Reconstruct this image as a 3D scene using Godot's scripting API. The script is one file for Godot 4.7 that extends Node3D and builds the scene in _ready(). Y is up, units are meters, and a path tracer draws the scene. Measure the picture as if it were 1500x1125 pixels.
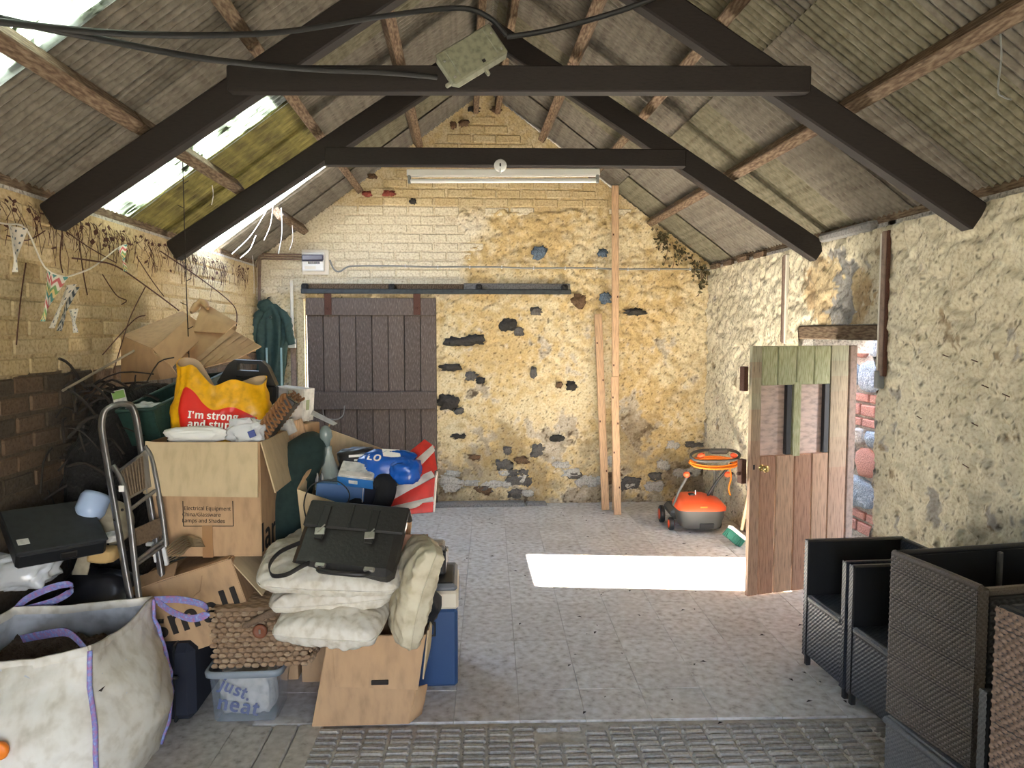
extends Node3D
# A small stone barn used for storage: white-washed brick and rubble walls, a corrugated roof on dark trusses,
# junk piled along one side, wicker furniture along the other. Metres, y up; the far gable lies towards -z.

const XL := -1.9      # inner face of the wall with the pile
const XR := 2.363     # inner face of the wall with the plank door
const ZB := -7.28     # inner face of the far gable
const ZF := 1.3       # inner face of the near gable
const RX := 0.23      # ridge
const EY := 2.22      # height of the eaves
const SL := 0.742     # rise of the roof per metre

class MB:
	var v := PackedVector3Array()
	var uv := PackedVector2Array()
	var c := PackedColorArray()
	var ix := PackedInt32Array()
	var col := Color.WHITE
	var tinted := false
	func add(p: Vector3, t := Vector2.ZERO) -> int:
		v.append(p); uv.append(t); c.append(col)
		return v.size() - 1
	func tri(a: Vector3, b: Vector3, d: Vector3) -> void:
		var k := v.size()
		add(a); add(b); add(d)
		ix.append_array([k, k + 1, k + 2])
	func quad(a: Vector3, b: Vector3, d: Vector3, e: Vector3) -> void:
		var k := v.size()
		add(a, Vector2(0, 1)); add(b, Vector2(0, 0)); add(d, Vector2(1, 0)); add(e, Vector2(1, 1))
		ix.append_array([k, k + 1, k + 2, k, k + 2, k + 3])
	func oquad(a: Vector3, b: Vector3, d: Vector3, e: Vector3, n: Vector3) -> void:
		if (d - a).cross(b - a).dot(n) + (e - a).cross(d - a).dot(n) >= 0.0: quad(a, b, d, e)
		else: quad(a, e, d, b)
	func otri(a: Vector3, b: Vector3, d: Vector3, n: Vector3) -> void:
		if (d - a).cross(b - a).dot(n) >= 0.0: tri(a, b, d)
		else: tri(a, d, b)
	func grid(nu: int, nv: int, f: Callable, wrap := false) -> void:
		var k := v.size()
		var w := nu if wrap else nu + 1
		for j in nv + 1:
			for i in w:
				add(f.call(float(i) / nu, float(j) / nv), Vector2(float(i) / nu, 1.0 - float(j) / nv))
		for j in nv:
			for i in nu:
				var i2 := (i + 1) % w
				var a := k + j * w + i
				var b := k + (j + 1) * w + i
				var d := k + (j + 1) * w + i2
				var e := k + j * w + i2
				ix.append_array([a, b, d, a, d, e])
	func loft(rings: Array, cap := true) -> void:
		var n: int = rings[0].size()
		var m: int = rings.size() - 1
		var k := v.size()
		for r in rings:
			for p in r: add(p)
		for j in m:
			for i in n:
				var i2 := (i + 1) % n
				ix.append_array([k + j * n + i, k + (j + 1) * n + i, k + (j + 1) * n + i2, k + j * n + i, k + (j + 1) * n + i2, k + j * n + i2])
		if cap:
			for e in 2:
				var ring: Array = rings[0 if e == 0 else m]
				var mid := Vector3.ZERO
				for p in ring: mid += p
				mid /= n
				for i in n:
					if e == 0: tri(mid, ring[i], ring[(i + 1) % n])
					else: tri(mid, ring[(i + 1) % n], ring[i])
	func tube(pts: Array, r, sides := 8, cap := true) -> void:
		var n: int = pts.size()
		var rings := []
		var side := Vector3.ZERO
		for i in n:
			var t: Vector3 = (pts[mini(i + 1, n - 1)] - pts[maxi(i - 1, 0)]).normalized()
			if side == Vector3.ZERO: side = t.cross(Vector3(0.31, 0.9, 0.22)).normalized()
			side = (side - t * side.dot(t)).normalized()
			var b := t.cross(side)
			var rr: float = r[i] if r is Array else r
			var ring := []
			for s in sides:
				var a := TAU * s / sides
				ring.append(pts[i] + (side * cos(a) + b * sin(a)) * rr)
			rings.append(ring)
		loft(rings, cap)
	func strap(pts: Array, up: Vector3, w: float, t: float) -> void:
		# a flat band along pts, w across (in the direction nearest to up) and t thick
		var rings := []
		var n: int = pts.size()
		for i in n:
			var d: Vector3 = (pts[mini(i + 1, n - 1)] - pts[maxi(i - 1, 0)]).normalized()
			var a := (up - d * up.dot(d)).normalized() * w * 0.5
			var b := d.cross(a).normalized() * t * 0.5
			rings.append([pts[i] + a + b, pts[i] - a + b, pts[i] - a - b, pts[i] + a - b])
		loft(rings)
	func lathe(prof: Array, segs := 20, xf := Transform3D.IDENTITY) -> void:
		var k := v.size()
		for p in prof:
			for s in segs:
				var a := TAU * s / segs
				add(xf * Vector3(p.x * cos(a), p.y, -p.x * sin(a)))
		for j in prof.size() - 1:
			if prof[j].is_equal_approx(prof[j + 1]): continue
			for i in segs:
				var i2 := (i + 1) % segs
				ix.append_array([k + j * segs + i, k + (j + 1) * segs + i, k + (j + 1) * segs + i2, k + j * segs + i, k + (j + 1) * segs + i2, k + j * segs + i2])
	func box(xf: Transform3D, s: Vector3, b := 0.004) -> void:
		var h := s * 0.5
		b = minf(b, minf(h.x, minf(h.y, h.z)) * 0.9)
		var q := {}
		for sx in [-1, 1]:
			for sy in [-1, 1]:
				for sz in [-1, 1]:
					var g := Vector3(sx, sy, sz)
					q[g] = [xf * (g * Vector3(h.x, h.y - b, h.z - b)), xf * (g * Vector3(h.x - b, h.y, h.z - b)), xf * (g * Vector3(h.x - b, h.y - b, h.z))]
		for ax in 3:
			var a1 := (ax + 1) % 3
			var a2 := (ax + 2) % 3
			for sg in [-1, 1]:
				var n := Vector3.ZERO
				n[ax] = sg
				var p := []
				for pair in [[-1, -1], [-1, 1], [1, 1], [1, -1]]:
					var g := Vector3.ZERO
					g[ax] = sg; g[a1] = pair[0]; g[a2] = pair[1]
					p.append(q[g][ax])
				oquad(p[0], p[1], p[2], p[3], xf.basis * n)
				if b > 0.0:
					for s2 in [-1, 1]:
						var g := Vector3.ZERO
						g[ax] = sg; g[a1] = s2; g[a2] = -1
						var g2 := g
						g2[a2] = 1
						var nn := Vector3.ZERO
						nn[ax] = sg; nn[a1] = s2
						oquad(q[g][ax], q[g2][ax], q[g2][a1], q[g][a1], xf.basis * nn)
		if b > 0.0:
			for g in q: otri(q[g][0], q[g][1], q[g][2], xf.basis * g)
	func bar(a: Vector3, b: Vector3, w: float, h: float, bev := 0.003, up := Vector3.UP) -> void:
		# a squared timber from a to b, h in the direction nearest to up
		var z := (b - a).normalized()
		var x := up.cross(z).normalized()
		var y := z.cross(x)
		box(Transform3D(Basis(x, y, z), (a + b) * 0.5), Vector3(w, h, a.distance_to(b)), bev)
	func prism(poly: Array, depth: float, xf := Transform3D.IDENTITY) -> void:
		# an outline in local x, y given depth in z, centred
		var pp := PackedVector2Array(poly)
		if Geometry2D.is_polygon_clockwise(pp): pp.reverse()
		var t := Geometry2D.triangulate_polygon(pp)
		var d := depth * 0.5
		for i in range(0, t.size(), 3):
			var a := pp[t[i]]; var b := pp[t[i + 1]]; var e := pp[t[i + 2]]
			otri(xf * Vector3(a.x, a.y, d), xf * Vector3(b.x, b.y, d), xf * Vector3(e.x, e.y, d), xf.basis.z)
			otri(xf * Vector3(a.x, a.y, -d), xf * Vector3(b.x, b.y, -d), xf * Vector3(e.x, e.y, -d), -xf.basis.z)
		for i in pp.size():
			var a := pp[i]; var b := pp[(i + 1) % pp.size()]
			var n := Vector3((b - a).y, -(b - a).x, 0)
			oquad(xf * Vector3(a.x, a.y, -d), xf * Vector3(a.x, a.y, d), xf * Vector3(b.x, b.y, d), xf * Vector3(b.x, b.y, -d), xf.basis * n)
	func blob(xf: Transform3D, r: Vector3, nz: FastNoiseLite, amp := 0.15, nu := 20, nv := 12, pw := 1.0, at := Vector3.ZERO, rate := 10.0) -> void:
		# a lumpy closed body; pw under 1 squares it up
		grid(nu, nv, func(a, b):
			var th: float = TAU * a
			var ph: float = PI * (b - 0.5)
			var d := Vector3(cos(ph) * cos(th), sin(ph), -cos(ph) * sin(th))
			var e := Vector3(sign(d.x) * absf(d.x) ** pw, sign(d.y) * absf(d.y) ** pw, sign(d.z) * absf(d.z) ** pw)
			return xf * (e * r * (1.0 + amp * nz.get_noise_3dv((d + at) * rate))), true)
	func mesh() -> ArrayMesh:
		var n := PackedVector3Array()
		n.resize(v.size())
		for i in range(0, ix.size(), 3):
			var a := v[ix[i]]
			var f := (v[ix[i + 2]] - a).cross(v[ix[i + 1]] - a)
			n[ix[i]] += f; n[ix[i + 1]] += f; n[ix[i + 2]] += f
		for i in n.size(): n[i] = n[i].normalized() if n[i].length_squared() > 1e-20 else Vector3.UP
		var ar := []
		ar.resize(Mesh.ARRAY_MAX)
		ar[Mesh.ARRAY_VERTEX] = v; ar[Mesh.ARRAY_NORMAL] = n; ar[Mesh.ARRAY_TEX_UV] = uv; ar[Mesh.ARRAY_INDEX] = ix
		if tinted: ar[Mesh.ARRAY_COLOR] = c
		var m := ArrayMesh.new()
		m.add_surface_from_arrays(Mesh.PRIMITIVE_TRIANGLES, ar)
		return m

var rng := RandomNumberGenerator.new()
var nz := FastNoiseLite.new()       # broad lumps
var nf := FastNoiseLite.new()       # fine detail
var cell := FastNoiseLite.new()     # rubble joints
var used := {}
var nothing: Callable
var M := {}
var T := {}

func numbered(called: String) -> String:
	used[called] = used.get(called, -1) + 1
	return called if used[called] == 0 else "%s_%03d" % [called, used[called]]

func metas(o: Node, label: String, category: String, group := "") -> void:
	o.set_meta("label", label)
	o.set_meta("category", category)
	if group: o.set_meta("group", group)

func thing(called: String, label: String, category: String, at := Vector3.ZERO, turn := Vector3.ZERO, group := "") -> Node3D:
	var o := Node3D.new()
	o.name = numbered(called)
	add_child(o)
	o.position = at
	o.rotation_degrees = turn
	metas(o, label, category, group)
	return o

func part(parent: Node, called: String, m, material: Material, xf := Transform3D.IDENTITY) -> MeshInstance3D:
	var o := MeshInstance3D.new()
	o.name = called
	o.mesh = m.mesh() if m is MB else m
	o.material_override = material
	o.transform = xf
	parent.add_child(o, true)
	return o

func single(called: String, m, material: Material, label: String, category: String, at := Vector3.ZERO, turn := Vector3.ZERO, group := "") -> MeshInstance3D:
	var o := part(self, numbered(called), m, material)
	o.position = at
	o.rotation_degrees = turn
	metas(o, label, category, group)
	return o

func structure(called: String) -> Node3D:
	var o := Node3D.new()
	o.name = numbered(called)
	add_child(o)
	o.set_meta("kind", "structure")
	return o

func xf(at: Vector3, turn := Vector3.ZERO) -> Transform3D:
	return Transform3D(Basis.from_euler(turn * PI / 180.0), at)

func bx(s: Vector3, b := 0.004, t := Transform3D.IDENTITY) -> MB:
	var m := MB.new()
	m.box(t, s, b)
	return m

func wire(pts: Array, r, sides := 6) -> MB:
	var m := MB.new()
	m.tube(pts, r, sides)
	return m

func curve(pts: Array, n := 24) -> Array:
	# a smooth line through the points
	var out := []
	var k: int = pts.size() - 1
	for i in n + 1:
		var t := float(i) / n * k
		var j := mini(int(t), k - 1)
		var p0: Vector3 = pts[maxi(j - 1, 0)]
		var p3: Vector3 = pts[mini(j + 2, k)]
		out.append(pts[j].cubic_interpolate(pts[j + 1], p0, p3, t - j))
	return out

func lettering(parent: Node, words: String, height: float, material: Material, t: Transform3D, bold := false, depth := 0.001) -> MeshInstance3D:
	var m := TextMesh.new()
	var f := SystemFont.new()
	f.font_names = PackedStringArray(["Droid Sans"])
	f.font_weight = 700 if bold else 400
	m.font = f
	m.text = words
	m.font_size = 32
	m.pixel_size = height / 24.0
	m.depth = depth
	m.curve_step = 2.0
	return part(parent, "lettering", m, material, t)

func ntex(key: String, sd: int, freq: float, ramp: Array, size := 512, kind := FastNoiseLite.TYPE_SIMPLEX_SMOOTH, oct := 4, warp := 0.0) -> NoiseTexture2D:
	if T.has(key): return T[key]
	var n := FastNoiseLite.new()
	n.seed = sd
	n.noise_type = kind
	n.frequency = freq
	n.fractal_octaves = oct
	if kind == FastNoiseLite.TYPE_CELLULAR: n.cellular_return_type = FastNoiseLite.RETURN_DISTANCE2_SUB
	if warp > 0.0:
		n.domain_warp_enabled = true
		n.domain_warp_amplitude = warp
	var t := NoiseTexture2D.new()
	t.width = size; t.height = size
	t.seamless = true
	t.noise = n
	if ramp:
		var g := Gradient.new()
		var o := PackedFloat32Array()
		var c := PackedColorArray()
		for r in ramp:
			o.append(r[0]); c.append(r[1])
		g.offsets = o; g.colors = c
		t.color_ramp = g
	T[key] = t
	return t

func grey(x: float) -> Color: return Color(x, x, x)

func mat(key: String, col: Color, rough := 0.8, metal := 0.0, tex: Texture2D = null, scale := Vector3.ONE, bump: Texture2D = null, cm := 0.0, world := false) -> StandardMaterial3D:
	if M.has(key): return M[key]
	var m := StandardMaterial3D.new()
	m.resource_name = key
	m.albedo_color = col
	m.roughness = rough
	m.metallic = metal
	m.uv1_triplanar = true
	m.uv1_world_triplanar = world
	m.uv1_scale = scale
	if tex: m.albedo_texture = tex
	if bump:
		m.heightmap_enabled = true
		m.heightmap_texture = bump
		m.heightmap_scale = cm
	M[key] = m
	return m

func rgb(r: int, g: int, b: int) -> Color: return Color(r / 255.0, g / 255.0, b / 255.0)
func lin(r: int, g: int, b: int) -> Color: return rgb(r, g, b).srgb_to_linear()

func relief(o: Vector3, du: Vector3, dv: Vector3, w: float, h: float, step: float, hf: Callable, cf: Callable, keep: Callable = nothing) -> MB:
	# a surface standing on o with its own bumps: hf gives their height, cf the colour of what lies there
	var m := MB.new()
	m.tinted = cf.is_valid()
	var nu := int(w / step)
	var nv := int(h / step)
	var n := du.cross(dv)
	for j in nv + 1:
		for i in nu + 1:
			var a := w * i / nu
			var b := h * j / nv
			var hh: float = hf.call(a, b)
			if m.tinted: m.col = cf.call(a, b, hh)
			m.add(o + du * a + dv * b + n * hh, Vector2(a, b))
	for j in nv:
		for i in nu:
			if keep.is_valid() and not keep.call(w * (i + 0.5) / nu, h * (j + 0.5) / nv): continue
			var k := j * (nu + 1) + i
			m.ix.append_array([k, k + nu + 1, k + nu + 2, k, k + nu + 2, k + 1])
	return m

func weave(o: Vector3, du: Vector3, dv: Vector3, w: float, h: float, pu := 0.022, pv := 0.0075, amp := 0.0035, step := 0.0025) -> MB:
	# woven strands: each row rides over every second stake
	return relief(o, du, dv, w, h, step, func(a, b):
		var row := floori(b / pv)
		var up: float = 0.5 + 0.5 * cos(TAU * a / pu + (PI if row % 2 else 0.0))
		return amp * (0.25 + 0.75 * up) * sqrt(absf(sin(PI * b / pv))), nothing)

func materials() -> void:
	var soft := ntex("soft", 3, 0.012, [[0.0, grey(0.72)], [0.5, grey(0.92)], [1.0, grey(1.0)]])
	var grain := ntex("grain", 5, 0.045, [[0.0, grey(0.6)], [0.45, grey(0.9)], [1.0, grey(1.0)]])
	var rough := ntex("rough", 8, 0.03, [], 512, FastNoiseLite.TYPE_SIMPLEX_SMOOTH, 6)
	var lumps := ntex("lumps", 9, 0.008, [], 512, FastNoiseLite.TYPE_SIMPLEX_SMOOTH, 5)
	var speck := ntex("speck", 12, 0.05, [[0.0, grey(0.35)], [0.28, grey(0.5)], [0.36, grey(0.95)], [1.0, grey(1.0)]], 512, FastNoiseLite.TYPE_SIMPLEX_SMOOTH, 3)
	var wall := mat("limewash", Color.WHITE, 0.95, 0, ntex("wash", 21, 0.035, [[0.0, rgb(150, 140, 125)], [0.25, rgb(222, 214, 200)], [0.55, rgb(245, 240, 230)], [1.0, Color.WHITE]], 1024), Vector3.ONE * 1.1, rough, 0.55, true)
	wall.vertex_color_use_as_albedo = true
	mat("brick_cream", rgb(230, 224, 204), 0.95, 0, T.wash, Vector3.ONE * 1.1, rough, 0.5, true)
	mat("brick_ochre", rgb(208, 190, 150), 0.95, 0, T.wash, Vector3.ONE * 1.1, rough, 0.5, true)
	mat("brick_pale", rgb(215, 200, 164), 0.95, 0, T.wash, Vector3.ONE * 1.1, rough, 0.5, true)
	mat("brick_bare", rgb(116, 96, 78), 0.95, 0, T.wash, Vector3.ONE * 1.3, rough, 0.6, true)
	mat("brick_sooty", rgb(88, 78, 66), 0.95, 0, T.wash, Vector3.ONE * 1.3, rough, 0.6, true)
	mat("brick_red", rgb(168, 84, 68), 0.9, 0, grain, Vector3.ONE * 3, rough, 0.5)
	mat("stone_blue_overlit", rgb(196, 208, 214), 0.85, 0, ntex("fleck", 31, 0.06, [[0.0, rgb(90, 95, 100)], [0.5, rgb(190, 200, 210)], [1.0, Color.WHITE]], 256), Vector3.ONE * 4, lumps, 1.0)  # blue stone lightened, outdoor glare painted into the colour
	mat("brick_red_overlit", rgb(206, 150, 134), 0.9, 0, grain, Vector3.ONE * 3, rough, 0.5)  # red brick made paler: the overexposure outdoors is put into its colour
	mat("stone_blue", rgb(120, 134, 146), 0.85, 0, ntex("fleck", 31, 0.06, [[0.0, rgb(90, 95, 100)], [0.5, rgb(190, 200, 210)], [1.0, Color.WHITE]], 256), Vector3.ONE * 4, lumps, 1.0)
	mat("stone_grey", rgb(108, 104, 98), 0.9, 0, grain, Vector3.ONE * 3, lumps, 1.0)
	mat("stone_dark", rgb(62, 58, 52), 0.85, 0, grain, Vector3.ONE * 3, lumps, 1.0)
	mat("stone_brown", rgb(118, 92, 66), 0.9, 0, grain, Vector3.ONE * 3, lumps, 1.0)
	mat("mortar", rgb(206, 202, 192), 0.95, 0, grain, Vector3.ONE * 2, rough, 0.6)
	mat("slate", rgb(150, 147, 143), 0.8, 0, grain, Vector3.ONE * 2, rough, 0.3)
	# roof sheets: weathered fibre cement with lichen
	mat("sheet", rgb(150, 147, 141), 0.95, 0, ntex("sheet", 41, 0.022, [[0.0, rgb(112, 105, 94)], [0.3, rgb(172, 164, 150)], [0.6, rgb(210, 203, 190)], [1.0, rgb(236, 230, 218)]], 1024, FastNoiseLite.TYPE_SIMPLEX_SMOOTH, 6), Vector3(0.8, 0.8, 1.6), rough, 0.3, true)
	mat("sheet_lichen", rgb(150, 147, 135), 0.95, 0, ntex("lichen", 43, 0.02, [[0.0, rgb(110, 106, 86)], [0.3, rgb(172, 167, 144)], [0.6, rgb(212, 206, 188)], [1.0, rgb(238, 234, 222)]], 1024, FastNoiseLite.TYPE_SIMPLEX_SMOOTH, 6), Vector3(0.9, 0.9, 1.7), rough, 0.3, true)
	var gl := mat("sheet_clear", rgb(226, 229, 228), 0.5, 0, ntex("algae", 44, 0.014, [[0.0, rgb(30, 32, 24)], [0.36, rgb(52, 56, 42)], [0.44, rgb(176, 186, 170)], [0.58, rgb(222, 229, 226)], [1.0, Color.WHITE]], 1024, FastNoiseLite.TYPE_SIMPLEX_SMOOTH, 5), Vector3(0.5, 0.5, 2.2), null, 0, true)
	gl.backlight_enabled = true
	gl.backlight = Color(1, 1, 1)
	var ms := mat("sheet_mossy", rgb(182, 178, 148), 0.8, 0, ntex("moss", 45, 0.02, [[0.0, rgb(70, 62, 44)], [0.35, rgb(134, 126, 84)], [0.7, rgb(200, 192, 130)], [1.0, rgb(236, 228, 176)]], 512, FastNoiseLite.TYPE_SIMPLEX_SMOOTH, 5), Vector3(0.8, 0.8, 1.8), null, 0, true)
	ms.backlight_enabled = true
	ms.backlight = Color(0.38, 0.38, 0.34)
	# timber
	ntex("wood", 51, 0.02, [[0.0, grey(0.68)], [0.4, grey(0.9)], [1.0, grey(1.0)]], 512, FastNoiseLite.TYPE_SIMPLEX_SMOOTH, 5)
	mat("beam", rgb(36, 27, 22), 0.7, 0, T.wood, Vector3(2, 9, 9), T.wood, 0.15)
	mat("purlin", rgb(152, 138, 121), 0.9, 0, ntex("oldwood", 52, 0.016, [[0.0, rgb(118, 98, 82)], [0.35, rgb(172, 152, 134)], [0.7, rgb(220, 206, 190)], [1.0, rgb(244, 238, 230)]], 512, FastNoiseLite.TYPE_SIMPLEX_SMOOTH, 5), Vector3(7, 7, 1.2), T.wood, 0.25)
	mat("purlin_grey", rgb(140, 128, 110), 0.9, 0, T.oldwood, Vector3(7, 7, 1.2), T.wood, 0.25)
	mat("plank_new", rgb(216, 178, 138), 0.7, 0, T.wood, Vector3(9, 0.7, 9), T.wood, 0.05)
	mat("barn_door", rgb(118, 106, 97), 0.75, 0, ntex("scuffed", 53, 0.03, [[0.0, rgb(170, 162, 156)], [0.5, rgb(206, 200, 196)], [0.74, rgb(224, 219, 216)], [0.8, Color.WHITE], [1.0, Color.WHITE]]), Vector3(5, 1.1, 5), T.wood, 0.15)
	mat("barn_door_dark", rgb(109, 98, 90), 0.75, 0, T.scuffed, Vector3(4, 1.4, 5), T.wood, 0.15)
	mat("door_wood", rgb(182, 140, 112), 0.75, 0, T.wood, Vector3(9, 0.8, 9), T.wood, 0.1)
	mat("door_wood_pale", rgb(196, 160, 130), 0.75, 0, T.wood, Vector3(8, 0.7, 8), T.wood, 0.1)
	mat("door_algae", rgb(204, 203, 184), 0.85, 0, ntex("greened", 54, 0.02, [[0.0, rgb(176, 172, 142)], [0.4, rgb(212, 216, 182)], [1.0, rgb(248, 250, 232)]]), Vector3(8, 1.2, 8), T.wood, 0.1)
	mat("door_stile", Color.WHITE, 0.8, 0, T.wood, Vector3(9, 0.8, 9), T.wood, 0.1).vertex_color_use_as_albedo = true
	mat("plywood", rgb(214, 188, 172), 0.55, 0, soft, Vector3(1.5, 4, 2))
	mat("iron", rgb(52, 52, 52), 0.55, 0.5, grain, Vector3.ONE * 4)
	mat("rail", rgb(58, 64, 66), 0.5, 0.3, soft, Vector3.ONE * 3)
	mat("rust", rgb(96, 62, 48), 0.9, 0.1, grain, Vector3.ONE * 5)
	mat("brass", rgb(214, 186, 120), 0.25, 0.9)
	mat("chrome", rgb(176, 172, 164), 0.38, 0.9)
	mat("aluminium", rgb(168, 166, 162), 0.42, 0.75, soft, Vector3(6, 2, 6))
	mat("white_paint", rgb(232, 230, 222), 0.5)
	mat("white_plastic", rgb(232, 232, 228), 0.4)
	mat("grey_plastic", rgb(132, 134, 130), 0.5)
	mat("smoke_plastic", rgb(70, 66, 84), 0.2)
	mat("black_plastic", rgb(30, 32, 34), 0.45)
	mat("black_cable", rgb(34, 34, 33), 0.6)
	mat("conduit", rgb(150, 128, 112), 0.75, 0, soft, Vector3.ONE * 4)
	mat("conduit_white", rgb(226, 220, 206), 0.6)
	mat("orange", rgb(240, 92, 48), 0.4)
	mat("orange_cable", rgb(246, 132, 30), 0.5)
	mat("mower_grey", rgb(84, 84, 80), 0.55)
	mat("ink", rgb(38, 32, 28), 0.85)
	# floor
	ntex("floor", 61, 0.03, [[0.0, rgb(168, 161, 154)], [0.3, rgb(218, 213, 207)], [0.65, rgb(238, 235, 231)], [1.0, rgb(253, 252, 250)]], 1024, FastNoiseLite.TYPE_SIMPLEX_SMOOTH, 7)
	mat("concrete", rgb(208, 205, 198), 0.92, 0, T.floor, Vector3.ONE * 0.6, rough, 0.35, true)
	mat("tile_a", rgb(226, 227, 228), 0.85, 0, T.floor, Vector3.ONE * 0.55, rough, 0.06, true)
	mat("tile_b", rgb(221, 221, 221), 0.85, 0, T.floor, Vector3.ONE * 0.55, rough, 0.06, true)
	mat("tile_c", rgb(230, 231, 232), 0.85, 0, T.floor, Vector3.ONE * 0.55, rough, 0.06, true)
	mat("paver_a", rgb(196, 194, 190), 0.75, 0, T.floor, Vector3.ONE * 1.5, rough, 0.2, true)
	mat("paver_b", rgb(180, 178, 175), 0.72, 0, T.floor, Vector3.ONE * 1.5, rough, 0.2, true)
	mat("gravel", rgb(150, 146, 136), 0.95, 0, T.floor, Vector3.ONE * 0.8, lumps, 1.0, true)
	# wicker
	mat("wicker_black", rgb(44, 46, 50), 0.45, 0, grain, Vector3.ONE * 6)
	mat("wicker_navy", rgb(58, 66, 78), 0.45, 0, grain, Vector3.ONE * 6)
	mat("wicker_brown", rgb(124, 115, 108), 0.5, 0, grain, Vector3.ONE * 6)
	mat("wicker_grey", rgb(122, 124, 128), 0.5, 0, grain, Vector3.ONE * 6)
	mat("wicker_tan", rgb(116, 96, 82), 0.5, 0, grain, Vector3.ONE * 6)
	mat("furniture_dark", rgb(34, 36, 40), 0.5)

func _ready() -> void:
	rng.seed = 7
	nz.seed = 11; nz.frequency = 0.1
	nf.seed = 12; nf.frequency = 0.5; nf.fractal_octaves = 6
	cell.seed = 13; cell.noise_type = FastNoiseLite.TYPE_CELLULAR; cell.frequency = 0.36
	cell.cellular_return_type = FastNoiseLite.RETURN_DISTANCE2_SUB
	cell.domain_warp_enabled = true; cell.domain_warp_amplitude = 1.2; cell.domain_warp_frequency = 0.3
	var cam := Camera3D.new()
	cam.name = "camera"
	cam.position = Vector3(0, 1.65, 0)
	cam.rotation_degrees = Vector3(-3.926, -3.655, 0)
	cam.fov = 53.05
	cam.near = 0.02
	add_child(cam)
	cam.current = true
	var sky := ProceduralSkyMaterial.new()
	sky.sky_top_color = Color(0.68, 0.78, 0.92)
	sky.sky_horizon_color = Color(0.95, 0.94, 0.94)
	sky.ground_horizon_color = Color(0.55, 0.53, 0.48)
	sky.ground_bottom_color = Color(0.4, 0.38, 0.34)
	sky.sun_angle_max = 2.0
	var env := Environment.new()
	env.background_mode = Environment.BG_SKY
	env.sky = Sky.new()
	env.sky.sky_material = sky
	env.background_energy_multiplier = 2.0
	env.tonemap_mode = Environment.TONE_MAPPER_LINEAR
	env.tonemap_exposure = 10.0
	env.sdfgi_enabled = true
	env.ssao_enabled = true
	env.ssil_enabled = true
	var we := WorldEnvironment.new()
	we.name = "world"
	we.environment = env
	add_child(we)
	var sun := DirectionalLight3D.new()
	sun.name = "sun"
	sun.light_color = Color(1.0, 0.97, 0.92)
	sun.light_energy = 9.0
	sun.light_angular_distance = 0.9
	sun.shadow_enabled = true
	add_child(sun)
	sun.look_at_from_position(Vector3.ZERO, Vector3(1.06, -1.0, 0.30), Vector3.UP)
	materials()
	shell()
	roof()
	doors()
	furniture()
	far_wall_things()
	hanging_things()
	pile()

# ---------------------------------------------------------------- setting
func roof_y(x: float, off := 0.0) -> float:
	return EY + SL * (minf(x, 2.0 * RX - x) - XL) + off * 1.245

func bricks(parent: Node3D, o: Vector3, du: Vector3, w: float, y0: float, courses: int, mats: Array, want: Callable, pitch := 0.083) -> int:
	# brick faces laid in stretcher bond, each a piece of its own standing a few millimetres off the joints
	var n := Vector3(du.cross(Vector3.UP))
	var kinds := []
	for k in 3: kinds.append(bx(Vector3(0.222 - 0.004 * k, pitch - 0.011 - 0.002 * k, 0.03), 0.007).mesh())
	var count := 0
	for j in courses:
		var a := -0.12 if j % 2 else 0.0
		while a < w:
			var c := a + 0.116 + rng.randf_range(-0.006, 0.006)
			var y := y0 + (j + 0.5) * pitch
			if c > 0.02 and c < w - 0.02 and want.call(c, y):
				var t := Transform3D(Basis(du, Vector3.UP, n), o + du * c + Vector3.UP * (y + rng.randf_range(-0.003, 0.003)) + n * rng.randf_range(-0.011, -0.006))
				t.basis = t.basis * Basis.from_euler(Vector3(rng.randf_range(-0.03, 0.03), rng.randf_range(-0.015, 0.015), rng.randf_range(-0.012, 0.012)))
				part(parent, "brick", kinds[rng.randi() % 3], M[mats[rng.randi() % mats.size()]] if y > 1.46 or mats.size() < 4 else M[["brick_bare", "brick_sooty"][rng.randi() % 2]], t)
				count += 1
			a += 0.234
	return count

func stones(parent: Node3D, spots: Array, n: Vector3, seat := 0.3) -> void:
	# single rubble stones: [place, width, height, material]
	var k := 0
	for s in spots:
		var m := MB.new()
		m.blob(Transform3D.IDENTITY, Vector3(s[1] * 0.5, s[2] * 0.5, 0.028), nz, 0.9, 16, 9, 0.8, Vector3(k * 3.7, k * 1.3, 0), 24.0)
		var side := Vector3.UP.cross(n)
		part(parent, "stone", m, M[s[3]], Transform3D(Basis(side, Vector3.UP, n), s[0] - n * 0.004))
		k += 1

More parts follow.
